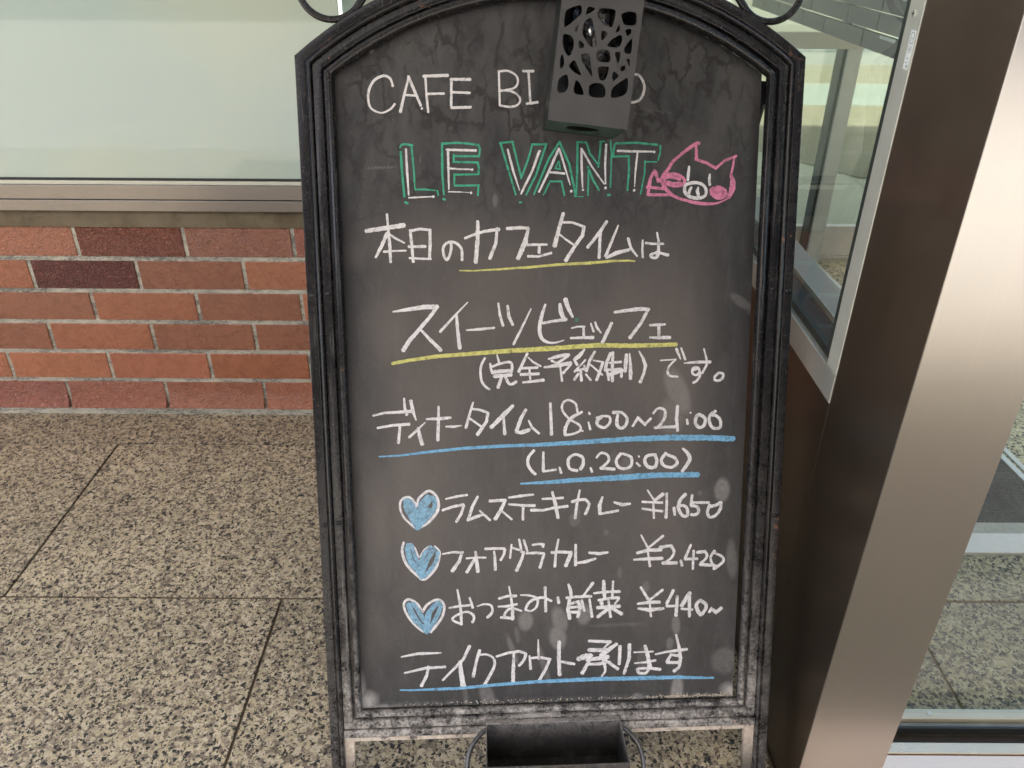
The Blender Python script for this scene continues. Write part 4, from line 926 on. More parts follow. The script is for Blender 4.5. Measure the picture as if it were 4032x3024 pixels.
# ---- frosted window
fw_ = empty('frosted_window', (-.9, YW, .506)); tag(fw_, 'wide frosted pale green window in a two-step steel frame above the bricks', 'window')
def wpart(name, mat, *a, **k): return W(boxo(name, mat, fw_, *a, **k), fw_)
wpart('lower_rail', M_steelx, -2.35, XR-.002, YW-.010, YW+.05, .5065, .5305, bevel=.001)
wpart('upper_rail', M_steelx, -2.35, XR-.002, YW-.006, YW+.05, .5309, .5618, bevel=.001)
wpart('glazing_bead', M_jamb, -2.35, XR-.002, YW-.003, YW+.05, .5620, .5700, bevel=.0006)
wpart('gasket', M_gasket, -2.35, XR-.002, YW+.0, YW+.05, .5702, .5745)
wpart('frosted_pane', M_frost, -2.35, -.335, YW+.003, YW+.013, .5747, 2.0)
wpart('clear_pane', M_glass, -.333, XR-.002, YW+.003, YW+.013, .5747, 2.0)
m = NT('blind_fabric'); w_ = m.wpos((1, 1, .05)); m.pbr(m.ramp(m.noise(w_, 16, 3), (.3, (.52, .58, .48)), (.45, (.74, .78, .70)), (.7, (.60, .66, .58))), .8)
bl = tag(boxo('window_blind', m.m, None, -.335, XR-.01, YW+.05, YW+.06, .576, 2.0), 'pale slatted blind hanging behind the clear pane beside the frosted glass', 'blind')

# ---- steel pillar
pil = empty('steel_pillar', (.43, .73, 0))
M_steel_dim = mat_steel('steel_dim_reflection', (.19, .150, .118), .30, 'Z', .0, .85)  # same steel as the front, its dim brown reflection put into the base colour
for nm, mt_, a in (('front_plate', M_steel, (XR-.0004, .4866, YP, YP+.0022, 0, 2.85, .0005, 1)), ('side_panel', M_steel_dim, (XR, XR+.004, YP+.0024, .8145, 0, 2.85)), ('core', M_steel_dim, (XR+.0042, .4860, YP+.0024, .8140, 0, 2.85))):
    o_ = boxo(nm, mt_, pil, *a); o_.location = -pil.location
tag(pil, 'tall brushed steel pillar with a bright face between the sign and the glass door', 'pillar')

# ---- side window: glazed screen that runs back from the pillar
sw = empty('side_window', (XR, 1.2, 0)); tag(sw, 'clear glass side screen running back from the pillar behind the sign', 'window')
def spart(name, mat, *a, **k): return W(boxo(name, mat, sw, *a, **k), sw)
spart('spandrel_panel', M_steel_dim, XR, XR+.05, .8152, YW+.2, 0, .5530, bevel=.0008)
M_rail = mat_simple('satin_steel_rail', (.50, .51, .46), .33, .55, vary=.10, scale=9)
spart('outer_rail', M_rail, XR-.0015, XR+.030, .8152, YW-.004, .5533, .5905, bevel=.001)
spart('gasket', M_gasket, XR+.006, XR+.036, .8152, YW-.004, .5907, .6005)
spart('glass_pane', M_glass, XR+.010, XR+.018, .845, YW-.004, .596, 2.0)
spart('inner_rail', M_rail, XR+.0365, XR+.075, .8152, YW-.004, .5535, .6090, bevel=.001)
spart('jamb', M_jamb, XR-.001, XR+.03, .8150, .8452, .5910, 2.85, bevel=.0008)
spart('jamb_rebate', mat_simple('bronze_rebate', (.035, .045, .038), .4), XR+.004, XR+.03, .8456, .8640, .6010, 2.0)
# screw and inspection sticker on the jamb
bm = bmesh.new()
bmesh.ops.create_cone(bm, cap_ends=True, segments=20, radius1=.0042, radius2=.0036, depth=.0014, matrix=Matrix.Translation((XR-.0016, .8315, .9755)) @ Matrix.Rotation(-PI/2, 4, 'Y'))
s_ = W(from_bm('screw', bm, M_jamb, sw), sw)
bm = bmesh.new(); box(bm, XR-.00245, XR-.0022, .8310, .8320, .9728, .9782); box(bm, XR-.00246, XR-.0021, .8288, .8342, .9750, .9760)
o = from_bm('screw_slot', bm, M_gasket, s_)
st = spart('sticker', mat_simple('white_sticker', (.74, .78, .76), .4, vary=.03), XR-.0014, XR-.0011, .8175, .8285, .9270, .9620)
bm = bmesh.new()
for (a, b_, c, d) in ((.8190, .8196, .950, .960), (.8250, .8256, .950, .960), (.8196, .8250, .9594, .9600), (.8196, .8250, .9500, .9506), (.8196, .8250, .9546, .9551), (.8200, .8204, .942, .948), (.8230, .8234, .941, .948), (.8262, .8266, .942, .948), (.8204, .8262, .9446, .9451), (.8200, .8250, .937, .9376), (.8205, .8262, .933, .9336), (.8195, .8225, .929, .9315)):
    box(bm, XR-.0017, XR-.00145, a, b_, c, d)
o = from_bm('sticker_print', bm, mat_simple('grey_print', (.30, .33, .32), .5), st)

# ---- glass door to the right of the pillar with its threshold
gd = empty('glass_door', (1.2, .80, 0)); tag(gd, 'clear glass entrance door to the right of the steel pillar', 'door')
def dpart(name, mat, *a, **k): return W(boxo(name, mat, gd, *a, **k), gd)
dpart('bottom_rail', mat_simple('champagne_rail', (.56, .50, .36), .35, .6, vary=.05), .488, 2.9, .7880, .806, .004, .0185, bevel=.001)
dpart('glass_pane', M_glass, .488, 2.9, .7985, .8065, .0188, 2.6)
dpart('weather_strip', M_gasket, .488, 2.9, .7745, .7785, .0012, .0145)
bm = bmesh.new(); bmesh.ops.create_cone(bm, cap_ends=True, segments=18, radius1=.0042, radius2=.004, depth=.0012, matrix=Matrix.Translation((.6330, .7972, .0190)))
W(from_bm('screw', bm, M_jamb, gd), gd)
ts = empty('door_threshold', (1.2, .7, 0)); tag(ts, 'polished steel threshold plates in front of the glass door', 'threshold')
def tpart(name, mat, *a, **k): return W(boxo(name, mat, ts, *a, **k), ts)
tpart('floor_plate', mat_steel('threshold_plate', (.90, .74, .62), .33, 'X'), .3795, 2.9, .502, .7395, -.0045, .0015, bevel=.0006)
tpart('guide_rail', mat_steel('guide_steel', (.70, .60, .45), .25, 'X'), .488, 2.9, .7405, .7590, -.0045, .0040, bevel=.001)
tpart('guide_channel', mat_simple('dark_channel', (.06, .05, .04), .4, .5), .488, 2.9, .7592, .7740, -.0045, -.0015)  # dark recessed channel behind the guide rail
tpart('glazed_sill', mat_simple('grey_sill', (.20, .21, .18), .25, .4), .488, 2.9, .7790, .7876, -.0045, .012, bevel=.001)

# ---- lobby floor
lf = empty('lobby_floor', (0, 0, 0)); tag(lf, 'granite lobby floor seen through the glass screen and door', kind='structure')
slabs([(.812, 1.0470, .1, .6), (1.0475, 1.171, .4, .6)], lf, M_gran_in, (.43, 3.6))
M_gf = mat_granite('lobby_granite_far', tint=(.9, .95, .78), dark=1.2)
slabs([(1.264, 1.95, .3, .6), (1.95, 2.70, .1, .6)], lf, M_gf, (1.06, 3.6))
M_pf = mat_simple('polished_lobby_floor', (.22, .235, .175), .3, vary=.12, scale=6)
for i, (x0, x1) in enumerate(((.43, 1.6), (1.602, 2.8), (2.802, 4.2))):
    for (y0, y1) in ((2.76, 3.60), (3.602, 4.45), (4.452, 5.48)): boxo('floor_panel', M_pf, lf, x0, x1, y0, y1, -.0045, 0, .0008, 1)
bm = bmesh.new()
vs = [(1.10, 4.52), (1.63, 3.76), (2.3, 3.70), (4.0, 3.9), (4.0, 5.44), (.9, 5.44)]
top_ = [bm.verts.new((x, y, .006)) for x, y in vs]; bot_ = [bm.verts.new((x, y, .0005)) for x, y in vs]
bm.faces.new(top_); bm.faces.new(bot_[::-1])
for i in range(6): bm.faces.new((bot_[i], bot_[(i+1) % 6], top_[(i+1) % 6], top_[i]))
tag(from_bm('olive_rug', bm, mat_simple('olive_carpet', (.115, .112, .068), .95, vary=.25, scale=14, bump=.3)), 'olive green rug on the far lobby floor', 'rug')
mt = empty('entrance_mat', (.75, 1.9, 0)); tag(mt, 'dark ribbed entrance mat in a pale metal frame behind the glass', 'mat')
def mpart(name, mat, *a, **k): return W(boxo(name, mat, mt, *a, **k), mt)
mpart('front_frame', M_white, .43, 3.6, 1.172, 1.2285, -.0045, .003, bevel=.0008)
mpart('inner_frame', mat_simple('beige_frame', (.36, .33, .25), .4, .3), .43, 3.6, 1.2290, 1.2625, -.0045, .002, bevel=.0008)
mm_ = NT('ribbed_mat'); w_ = mm_.wpos(); wv = mm_.voro(w_, 170, 'F1', rand=.15)
mm_.pbr(mm_.mix(mm_.ramp(wv, (.2, 0), (.5, 1)), (.018, .018, .015), mm_.ramp(mm_.noise(w_, 9, 3), (.4, (.060, .045, .030)), (.7, (.10, .085, .06)))), .75, normal=mm_.bump(wv, .5, .002))
bm = bmesh.new(); vs = [bm.verts.new(p) for z in (-.0045, .0014) for p in ((.43, 2.665, z), (.43, 1.264, z), (1.1175, 1.264, z), (1.0425, 2.665, z))]
for q in ((0, 1, 2, 3), (7, 6, 5, 4), (0, 4, 5, 1), (1, 5, 6, 2), (2, 6, 7, 3), (3, 7, 4, 0)): bm.faces.new([vs[k] for k in q])
W(from_bm('mat_surface', bm, mm_.m, mt), mt)
# ---- inner glazed partition with its floor channel and post
ip = empty('lobby_partition', (1.06, 2.66, 0)); tag(ip, 'inner glass partition with a steel post and white kick panel seen through the side screen', 'partition')
def ipart(name, mat, *a, **k): return W(boxo(name, mat, ip, *a, **k), ip)
def run(name, mat, off, w_, z1):
    a, b_ = Vector((1.043+off, 2.66, 0)), Vector((1.118+off, 1.27, 0)); bm = bmesh.new()
    vs = [bm.verts.new(p) for z in (-.0045, z1) for p in ((a.x, a.y, z), (b_.x, b_.y, z), (b_.x+w_, b_.y, z), (a.x+w_, a.y, z))]
    for q in ((0, 1, 2, 3), (7, 6, 5, 4), (0, 4, 5, 1), (1, 5, 6, 2), (2, 6, 7, 3), (3, 7, 4, 0)): bm.faces.new([vs[k] for k in q])
    return W(from_bm(name, bm, mat, ip), ip)
run('floor_channel', M_jamb, 0, .014, .004); run('channel_groove', M_gasket, .0145, .008, -.001); run('outer_channel', M_jamb, .023, .012, .004)
ipart('post', M_jamb, 1.021, 1.066, 2.630, 2.70, .006, 2.2, bevel=.001)
ipart('post_rebate', M_gasket, 1.0115, 1.0205, 2.640, 2.70, .006, 2.2)
ipart('header', mat_simple('beige_header', (.55, .52, .42), .5, vary=.05), .40, 1.068, 2.62, 2.628, .712, .760, bevel=.001)
ipart('kick_panel', M_white, .43, 3.6, 2.705, 2.73, .018, .126, bevel=.001)
ipart('kick_rail', mat_simple('beige_strip', (.50, .47, .38), .4), .43, 3.6, 2.690, 2.74, -.003, .0175, bevel=.001)
ipart('glass_pane', M_glass, .43, 3.6, 2.716, 2.722, .127, 2.2)
# far lobby wall with its pale skirting bands
fwl = empty('lobby_back_wall', (2, 5.5, 0)); tag(fwl, 'far lobby wall with pale skirting and beige band', 'wall')
def fpart(name, mat, *a, **k): return W(boxo(name, mat, fwl, *a, **k), fwl)
fpart('skirting', mat_simple('mint_band', (.27, .32, .275), .5, vary=.03), .0, 5, 5.485, 5.52, 0, .135)
fpart('beige_band', mat_simple('beige_band', (.20, .20, .135), .6, vary=.06), .0, 5, 5.487, 5.52, .1352, .250)
fpart('plaster', mat_simple('grey_green_plaster', (.20, .225, .195), .7, vary=.08, scale=3), .0, 5, 5.490, 5.52, .2502, .330)
fpart('grey_band', mat_simple('grey_blue_band', (.15, .19, .185), .6, vary=.06), .0, 5, 5.487, 5.52, .3302, .41)
fpart('upper_wall', mat_simple('cream_wall', (.22, .23, .18), .7, vary=.05), .0, 5, 5.490, 5.52, .4102, 3)
# dark slats standing in for a reflection in the side window
ls = empty('reflection_slats', (.72, 2.0, .83)); tag(ls, 'dark green slats standing in for a reflection in the glass at the top right', 'reflection stand-in')
ML = mat_simple('reflection_dark_green', (.009, .012, .010), .5, vary=.35, scale=20); ML2 = mat_simple('reflection_pale_edge', (.30, .33, .29), .5)
for r in range(9):
    z = .826 + r*.036; x = .0
    k = 0; y = .95 - (r % 2)*.09
    while y < 2.62:
        ln = random.uniform(.14, .24); b_ = boxo('reflection_slat', ML, ls, -.004+.003*(r % 2), .004+.003*(r % 2), y-2.0, min(y+ln, 2.66)-2.0, z-.83, z+.0325-.83)
        if random.random() < .30:
            boxo('slat_edge', ML2, b_, -.006, -.0045, y-2.0+ln*.3, y-2.0+ln*.62, z+.026-.83, z+.032-.83)
        y += ln+.004

# ---- canopy cut back, facade added to steer daylight; brown building added for reflections
c = boxo('canopy', mat_simple('canopy_soffit', (.62, .61, .57), .7, vary=.03), None, -2.1, XR, -2.3, 1.8, 2.86, 3.05); tag(c, 'flat pale canopy over the shop entrance above the frame of the photo', kind='structure')
c2 = boxo('canopy', bpy.data.materials['canopy_soffit'], None, XR+.001, 4, -2.3, .86, 2.86, 3.05); tag(c2, 'right part of the pale canopy, over the glass door and threshold', kind='structure')
f = boxo('facade_sun_block', mat_simple('sun_block_stone', (.38, .33, .27), .8), None, -8, 8, -1.0, .6, 3.052, 7.5); tag(f, 'plain unseen storey block above the canopy, added to keep sun off the lobby', kind='structure')
t = empty('added_street_building', (0, -11, 0)); tag(t, 'unseen brown tiled building across the street, added to be reflected in the sign', 'building')
def bpart(name, mat, *a): return W(boxo(name, mat, t, *a), t)
bpart('wall', mat_simple('added_building_brown_tile', (.22, .16, .12), .7), -14, 14, -15, -11, 0, 7)
MW = mat_simple('added_building_dark_glass', (.10, .12, .13), .15)
for i in range(7):
    for j in range(2): bpart('window', MW, -12.5+i*3.7, -10.6+i*3.7, -11.0, -10.95, .9+j*3.1, 2.6+j*3.1)

# ================================================================== THE SIGN
O = Vector((.05800982, .71233792, .08912598)); U = Vector((.99887, .04741717, -.00321355)); V = Vector((-.01296637, .33694682, .94143439)); NN = Vector((.04572295, -.94032891, .3371809))
V0 = .0947
MB = Matrix((U, -NN, V)).transposed().to_4x4(); MB.translation = O - V*V0
sign = empty('chalkboard_sign'); sign.matrix_world = MB
tag(sign, 'tall black arched chalkboard menu sign standing on the granite in front of the wall', 'signboard')
def P(u, v, n): return (u, -n, v+V0)        # board coordinates (metres) to the sign's own frame

AC, AR, HW, HC = .511, .470, .300, .8728
def outer_path(vb, steps=28):
    a0 = math.asin(HW/AR); pts = [(-HW, vb)]
    for i in range(steps+1):
        a = -a0 + 2*a0*i/steps; pts.append((AR*math.sin(a), AC+AR*math.cos(a)))
    pts.append((HW, vb)); return pts
def sweep(name, path, prof, closed, mat, parent):
    bm = bmesh.new(); n = len(path); rings = []
    for i, (x, y) in enumerate(path):
        pv = path[i-1] if (i > 0 or closed) else None; nx = path[(i+1) % n] if (i < n-1 or closed) else None
        ds = []
        if pv is not None: d = Vector((x-pv[0], y-pv[1])).normalized(); ds.append(Vector((d.y, -d.x)))
        if nx is not None: d = Vector((nx[0]-x, nx[1]-y)).normalized(); ds.append(Vector((d.y, -d.x)))
        if len(ds) == 2:
            mv = (ds[0]+ds[1]).normalized(); mv = mv/max(.35, mv.dot(ds[0]))
        else: mv = ds[0]
        rings.append([bm.verts.new(P(x+mv.x*o/1000, y+mv.y*o/1000, h/1000)) for o, h in prof])
    m_ = len(prof)
    for i in range(n if closed else n-1):
        A, B = rings[i], rings[(i+1) % n]
        for k in range(m_):
            k2 = (k+1) % m_; bm.faces.new((A[k], A[k2], B[k2], B[k]))
    if not closed: bm.faces.new(rings[0]); bm.faces.new(rings[-1][::-1])
    return from_bm(name, bm, mat, parent, smooth=True)
# outer stand: flat bar with a rounded bead on its inner side
sweep('outer_frame', outer_path(-V0+.0), [(0, -18), (0, 2.5), (.8, 3.5), (10.2, 3.5), (11.2, 2.9), (11.8, 1.6), (12.3, 1.6), (12.8, 3.0), (13.8, 4.8), (15.3, 5.6), (16.8, 4.8), (17.8, 2.6), (18.2, .2), (18.2, -18)], False, M_paint_o, sign)
# board frame: flat band, deep groove, thin inner bead
pth = outer_path(-.0066)
sweep('board_frame', pth, [(18.5, -20), (18.5, -1.0), (19.0, .6), (20.0, 1.0), (28.2, 1.0), (29.4, .4), (30.3, -1.5), (31.0, -6.0), (33.6, -6.0), (34.4, -2), (35.4, .8), (37.6, 1.8), (39.6, 1.2), (41.2, -1), (42.4, -5), (42.8, -8.5), (42.2, -10.5), (36, -20)], True, M_paint, sign)
boxo('crossbar', M_paint, sign, -HW+.0179, HW-.0179, -.004, .014, V0-.0002, V0+.0106, bevel=.0022, seg=3)
# pale, worn inner flange of the lower opening
m = NT('worn_primer'); oc = m.coord('Object'); xyz = m.sep(oc); n1 = m.noise(oc, 45, 5, .7, .5); n2 = m.noise(oc, 200, 3)
wear = m.math('MULTIPLY', m.ramp(xyz[2], (.03, .15), (.05, .5), (.08, 1)), m.ramp(n1, (.36, 0), (.46, 1)))
m.pbr(m.mix(wear, (.03, .029, .03), m.ramp(n2, (.3, (.55, .46, .36)), (.7, (.78, .69, .58)))), .65); M_worn = m.m
bm = bmesh.new()
def strip(u0, u1, v0, v1, n0, n1): x = P(u0, v0, n1); y = P(u1, v1, n0); box(bm, x[0], y[0], x[1], y[1], x[2], y[2])
strip(-.2818, .2818, -.0085, -.0006, -.010, -.002); strip(-.2818, -.2690, -V0, -.0087, -.010, -.002); strip(.2690, .2818, -V0, -.0087, -.010, -.002)
from_bm('lower_flange', bm, M_worn, sign)
# rear prop legs
Minv = MB.inverted()
for s in (-1, 1):
    bm = bmesh.new(); a = Vector(P(s*.262, .84, -.030)); b_ = Minv @ Vector((.058+s*.262, 1.42, .006)); tube(bm, [a, b_], .0075, 10)
    from_bm('rear_leg', bm, M_paint2, sign, smooth=True)
    bm = bmesh.new(); box(bm, s*.262-.012, s*.262+.012, .021, .037, V0+.825, V0+.85); from_bm('hinge', bm, M_paint2, sign)
bm = bmesh.new(); tube(bm, [Minv @ Vector((.058-.262, 1.335, .20)), Minv @ Vector((.058+.262, 1.335, .20))], .006, 8); from_bm('rear_crossbar', bm, M_paint2, sign, smooth=True)
# dimple marks on the bars where the pieces are welded
bm0 = bmesh.new(); bmesh.ops.create_uvsphere(bm0, u_segments=12, v_segments=8, radius=1, matrix=Matrix.Diagonal((.0042, .0022, .0030, 1)))
me_w = bpy.data.meshes.new('weld_spot'); bm0.to_mesh(me_w); bm0.free(); me_w.materials.append(M_paint2)
for s in (-1, 1):
    for v in (.0005, .303, .597):
        for off, nn in ((.0065, .0036), (.0245, .0012)):
            if v < .01 and off > .01: continue
            o = bpy.data.objects.new('weld_spot', me_w); COL.objects.link(o); o.parent = sign; o.location = P(s*(HW-off), v+(.002 if off > .01 else 0), nn)
# scrolls on top of the arch
def spiral(cx, cy, r0, r1, a0, a1, n=40): return [P(cx+(r0+(r1-r0)*i/n)*math.cos(a0+(a1-a0)*i/n), cy+(r0+(r1-r0)*i/n)*math.sin(a0+(a1-a0)*i/n), -.002) for i in range(n+1)]
for s in (-1, 1):
    bm = bmesh.new()
    pts = spiral(s*.2557, .9505, .0375, .0375, -PI/2 - s*1.05, -PI/2 - s*1.05 + s*5.4) 
    tube(bm, pts, .0040, 12)
    q = [P(s*.226, .9275, -.002), P(s*.212, .946, -.001), P(s*.192, .975, 0), P(s*.170, 1.010, 0), P(s*.13, 1.05, 0), P(s*.07, 1.075, 0), P(0, 1.08, 0)]
    tube(bm, q, .0044, 12)
    from_bm('scroll', bm, M_paint, sign, smooth=True)

# ---- slate panel per vertex: dust, rain marks, painted brown reflection and edge shade
NU, NV = 290, 500
uu = np.linspace(-.2590, .2568, NU+1); vv = np.linspace(0, 1, NV+1)
UR = np.where(uu > 0, uu, uu); Ug, Tg = np.meshgrid(uu, vv)
Ug = np.where(Ug > 0, Ug*(.2536/.2568), Ug)
top_v = AC + np.sqrt((AR-.0415)**2 - Ug**2)
Vg = .0345 + Tg*(top_v-.0345)
edge = np.minimum.reduce([Ug+.2568, .2536-Ug, Vg-.0355, (top_v-Vg)*.85])*1000
nz = np.array([[pnoise(Vector((float(a)*38, float(b)*22, 0))) for a in uu] for b in np.linspace(0, .9, NV+1)])
nz2 = np.array([[pnoise(Vector((float(a)*140, float(b)*120, 5))) for a in uu] for b in np.linspace(0, .9, NV+1)])
X, Y = Ug*1000, Vg*1000
def blob(cx, cy, rx, ry, a, soft=.35):
    t_ = math.radians(a); dx, dy = X-cx, Y-cy; p = (dx*math.cos(t_)+dy*math.sin(t_))/rx; q = (-dx*math.sin(t_)+dy*math.cos(t_))/ry
    d = np.sqrt(p*p+q*q) + .12*nz; return np.clip((1-d)/soft, 0, 1)
dust = np.zeros_like(X)
for cx, cy, rx, ry, a, am in WIPED: dust = np.maximum(dust, blob(cx, cy, rx, ry, -a if False else a, .35 if am < 1 else .8)*am*.50)
dust += np.clip((7-(Y-37))/7, 0, 1)*.25*np.clip(.5+nz2, 0, 1)
dust += .055*np.clip((620-Y)/300, 0, 1)
sm = lambda a: np.clip(a, 0, 1)**2*(3-2*np.clip(a, 0, 1))
reflect_tint = .62*sm((X+252)/60)*sm((235-X)/70)*sm((740-Y)/120)*sm((Y-40)/260)*(.85+.5*np.array([[pnoise(Vector((float(a)*9, float(b)*5, 7))) for a in uu] for b in np.linspace(0, .9, NV+1)]))
for cx, cy, rx, ry, a, am in REFLECT_TINT: reflect_tint = np.maximum(reflect_tint, blob(cx, cy, rx*1.3, ry*1.3, a, 1.0)**.8*am*.95)
stain_edge_shade = np.clip((15-edge)/13, 0, 1)**1.3*(.85+.6*nz)*np.where(Y > 200, 1, .25)  # shade beside the raised frame, painted along the slate edge
for pts, w_, am in DRIPS:
    for (x0, y0), (x1, y1) in zip(pts[:-1], pts[1:]):
        L2 = (x1-x0)**2+(y1-y0)**2+1e-6; tt = np.clip(((X-x0)*(x1-x0)+(Y-y0)*(y1-y0))/L2, 0, 1)
        d = np.hypot(X-x0-tt*(x1-x0), Y-y0-tt*(y1-y0)) + nz2*1.1
        stain_edge_shade = np.maximum(stain_edge_shade, np.clip((w_*.66-d)/(w_*.35), 0, 1)*am*1.0)
upper = np.clip((Y-640)/160, 0, 1)
me = bpy.data.meshes.new('slate_panel'); nv = (NU+1)*(NV+1)
co = np.empty((nv, 3), dtype=np.float32); co[:, 0] = Ug.ravel(); co[:, 1] = .013; co[:, 2] = Vg.ravel()+V0
i_, j_ = np.meshgrid(np.arange(NU), np.arange(NV)); a_ = (j_*(NU+1)+i_).ravel(); quads = np.stack([a_, a_+1, a_+NU+2, a_+NU+1], 1)
me.vertices.add(nv); me.vertices.foreach_set('co', co.ravel()); nq = len(quads)
me.loops.add(nq*4); me.loops.foreach_set('vertex_index', quads.ravel().astype(np.int32))
me.polygons.add(nq); me.polygons.foreach_set('loop_start', np.arange(0, nq*4, 4, dtype=np.int32)); me.polygons.foreach_set('loop_total', np.full(nq, 4, dtype=np.int32))
me.update(calc_edges=True)
for nm, ar in (('dust', dust), ('stain_edge_shade', stain_edge_shade), ('reflect_tint', reflect_tint), ('upper', upper)):
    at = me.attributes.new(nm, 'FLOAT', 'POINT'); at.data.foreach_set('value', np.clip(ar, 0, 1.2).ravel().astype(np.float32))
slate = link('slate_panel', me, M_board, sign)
# back board, a few millimetres thick
bm = bmesh.new(); pp = [(-.2585, .0345)]
for i in range(25):
    u = -.2585 + (.2534+.2585)*i/24; pp.append((u, AC+math.sqrt((AR-.0425)**2-u*u)))
pp.append((.2534, .0345))
f0 = [bm.verts.new(P(u, v, -.0134)) for u, v in pp]; f1 = [bm.verts.new(P(u, v, -.0185)) for u, v in pp]
bm.faces.new(f0); bm.faces.new(f1[::-1])
for i in range(len(pp)): k = (i+1) % len(pp); bm.faces.new((f0[i], f0[k], f1[k], f1[i]))
from_bm('backing_board', bm, M_paint2, sign)

# ---- chalk writing
LAB = {'cafe_name': 'white chalk cafe name across the top', 'le_vant_outline': 'green chalk outline of the big letters', 'le_vant_fill': 'white chalk inside the big letters',
 'pig_drawing': 'pink chalk outline of a pig face with ears', 'pig_face': 'white chalk snout and eyes of the pig', 'today_line': 'white chalk line above the yellow underline',
 'first_underline': 'thin upper yellow underline', 'sweets_line': 'large white chalk words in the middle', 'second_underline': 'thick lower yellow underline', 'reservation_line': 'small bracketed white words below the yellow line',
 'dinner_line': 'white chalk dinner hours', 'dinner_underline': 'long blue underline below the dinner hours', 'last_order_line': 'bracketed white last order time', 'last_order_underline': 'short blue underline',
 'heart_outline_a': 'white outline of the top heart', 'heart_fill_a': 'blue shading of the top heart', 'heart_outline_b': 'white outline of the middle heart', 'heart_fill_b': 'blue shading of the middle heart',
 'heart_outline_c': 'white outline of the bottom heart', 'heart_fill_c': 'blue shading of the bottom heart', 'lamb_curry_line': 'first dish and its price in white chalk', 'foie_gras_line': 'second dish and its price in white chalk',
 'appetizer_line': 'third dish and its price in white chalk', 'takeaway_line': 'white chalk words at the bottom', 'takeaway_underline': 'blue underline at the bottom', 'green_dot': 'small faded green chalk dot'}
NAME = {'pig_drawing': 'chalk_drawing', 'pig_face': 'chalk_drawing', 'green_dot': 'chalk_dot'}
def smooth_pts(pts, sub=6):
    out = []; n = len(pts)
    for i in range(n-1):
        p0, p1, p2, p3 = pts[max(i-1, 0)], pts[i], pts[i+1], pts[min(i+2, n-1)]
        for k in range(sub):
            t_ = k/sub; out.append(.5*((2*p1)+(p2-p0)*t_+(2*p0-5*p1+4*p2-p3)*t_*t_+(3*p1-p0-3*p2+p3)*t_**3))
    out.append(pts[-1]); return out
def words(strokes, gap=8.5):
    """split one line of writing into its separate words"""
    iv = sorted((min(f[0::2])-w[0]/2, max(f[0::2])+w[0]/2, i) for i, (_, w, f) in enumerate(strokes)); out = [[iv[0][2]]]; hi_ = iv[0][1]
    for a, b_, i in iv[1:]:
        if a-hi_ > gap: out.append([])
        out[-1].append(i); hi_ = max(hi_, b_)
    return [[strokes[i] for i in sorted(g)] for g in out]
JOBS = []
for gname, (colr, strokes) in WRITING.items():
    for g_ in (words(strokes) if 'line' in gname or gname in ('cafe_name', 'le_vant_fill') else [strokes]): JOBS.append((gname, colr, g_))
for gi, (gname, colr, strokes) in enumerate(JOBS):
    bm = bmesh.new()
    lift = -12.75 + (.30 if ('fill' in gname or gname in ('pig_face', 'takeaway_underline')) else 0)
    for si, (sm, ws, fl_) in enumerate(strokes):
        pts = [Vector((fl_[i], fl_[i+1])) for i in range(0, len(fl_), 2)]
        cum0 = [0]
        for a, b_ in zip(pts[:-1], pts[1:]): cum0.append(cum0[-1]+(b_-a).length)
        if sm and len(pts) > 2: dp = smooth_pts(pts)
        else:
            dp = []
            for a, b_ in zip(pts[:-1], pts[1:]):
                k = max(1, int((b_-a).length/2.2)); dp += [a.lerp(b_, t_/k) for t_ in range(k)]
            dp.append(pts[-1])
        # remove duplicates
        q = [dp[0]]
        for p in dp[1:]:
            if (p-q[-1]).length > .15: q.append(p)
        if len(q) < 2: q.append(q[0]+Vector((.5, 0)))
        dp = q; cum = [0]
        for a, b_ in zip(dp[:-1], dp[1:]): cum.append(cum[-1]+(b_-a).length)
        tot = cum[-1]; last = None; seed = si*3.7+gi*11
        n = len(dp)
        for i, p in enumerate(dp):
            t_ = cum[i]/tot; x = t_*(len(ws)-1); k = min(int(x), len(ws)-2) if len(ws) > 1 else 0
            w_ = ws[0] if len(ws) == 1 else ws[k]+(ws[k+1]-ws[k])*(x-k)
            w_ *= .95+.16*pnoise(Vector((cum[i]*.35, seed, 0)))
            d = dp[min(i+1, n-1)]-dp[max(i-1, 0)]; d.normalize(); nr = Vector((-d.y, d.x))
            if 0 < i < n-1:
                d1 = (p-dp[i-1]).normalized(); c_ = max(.6, abs(nr.dot(Vector((-d1.y, d1.x))))); w_ /= c_
            ja = .11*w_*pnoise(Vector((cum[i]*1.3, seed, 4))); jb = .11*w_*pnoise(Vector((cum[i]*1.3, seed, 9)))
            cpt = p - d*(w_*.12 if i == 0 else 0) + d*(w_*.12 if i == n-1 else 0)
            h = (lift + (si % 60)*.006)/1000
            a = cpt+nr*(w_/2+ja); b_ = cpt-nr*(w_/2+jb)
            va = bm.verts.new(P(a.x/1000, a.y/1000, h)); vb = bm.verts.new(P(b_.x/1000, b_.y/1000, h))
            if i == 0 or i == n-1:      # soft rounded end
                tip = cpt + d*(w_*.30*(-1 if i == 0 else 1)); vt = bm.verts.new(P(tip.x/1000, tip.y/1000, h))
                bm.faces.new((va, vb, vt) if i == 0 else (vb, va, vt))
            if last: bm.faces.new((last[0], last[1], vb, va))
            last = (va, vb)
    nmx = 'chalk_underline' if 'underline' in gname else ('chalk_heart' if 'heart' in gname else NAME.get(gname, 'chalk_lettering'))
    me = bpy.data.meshes.new(nmx); bm.to_mesh(me); bm.free()
    o = link(nmx, me, M_bluefill if 'heart_fill' in gname else (CHALK[colr]), sign); o['label'] = LAB[gname]

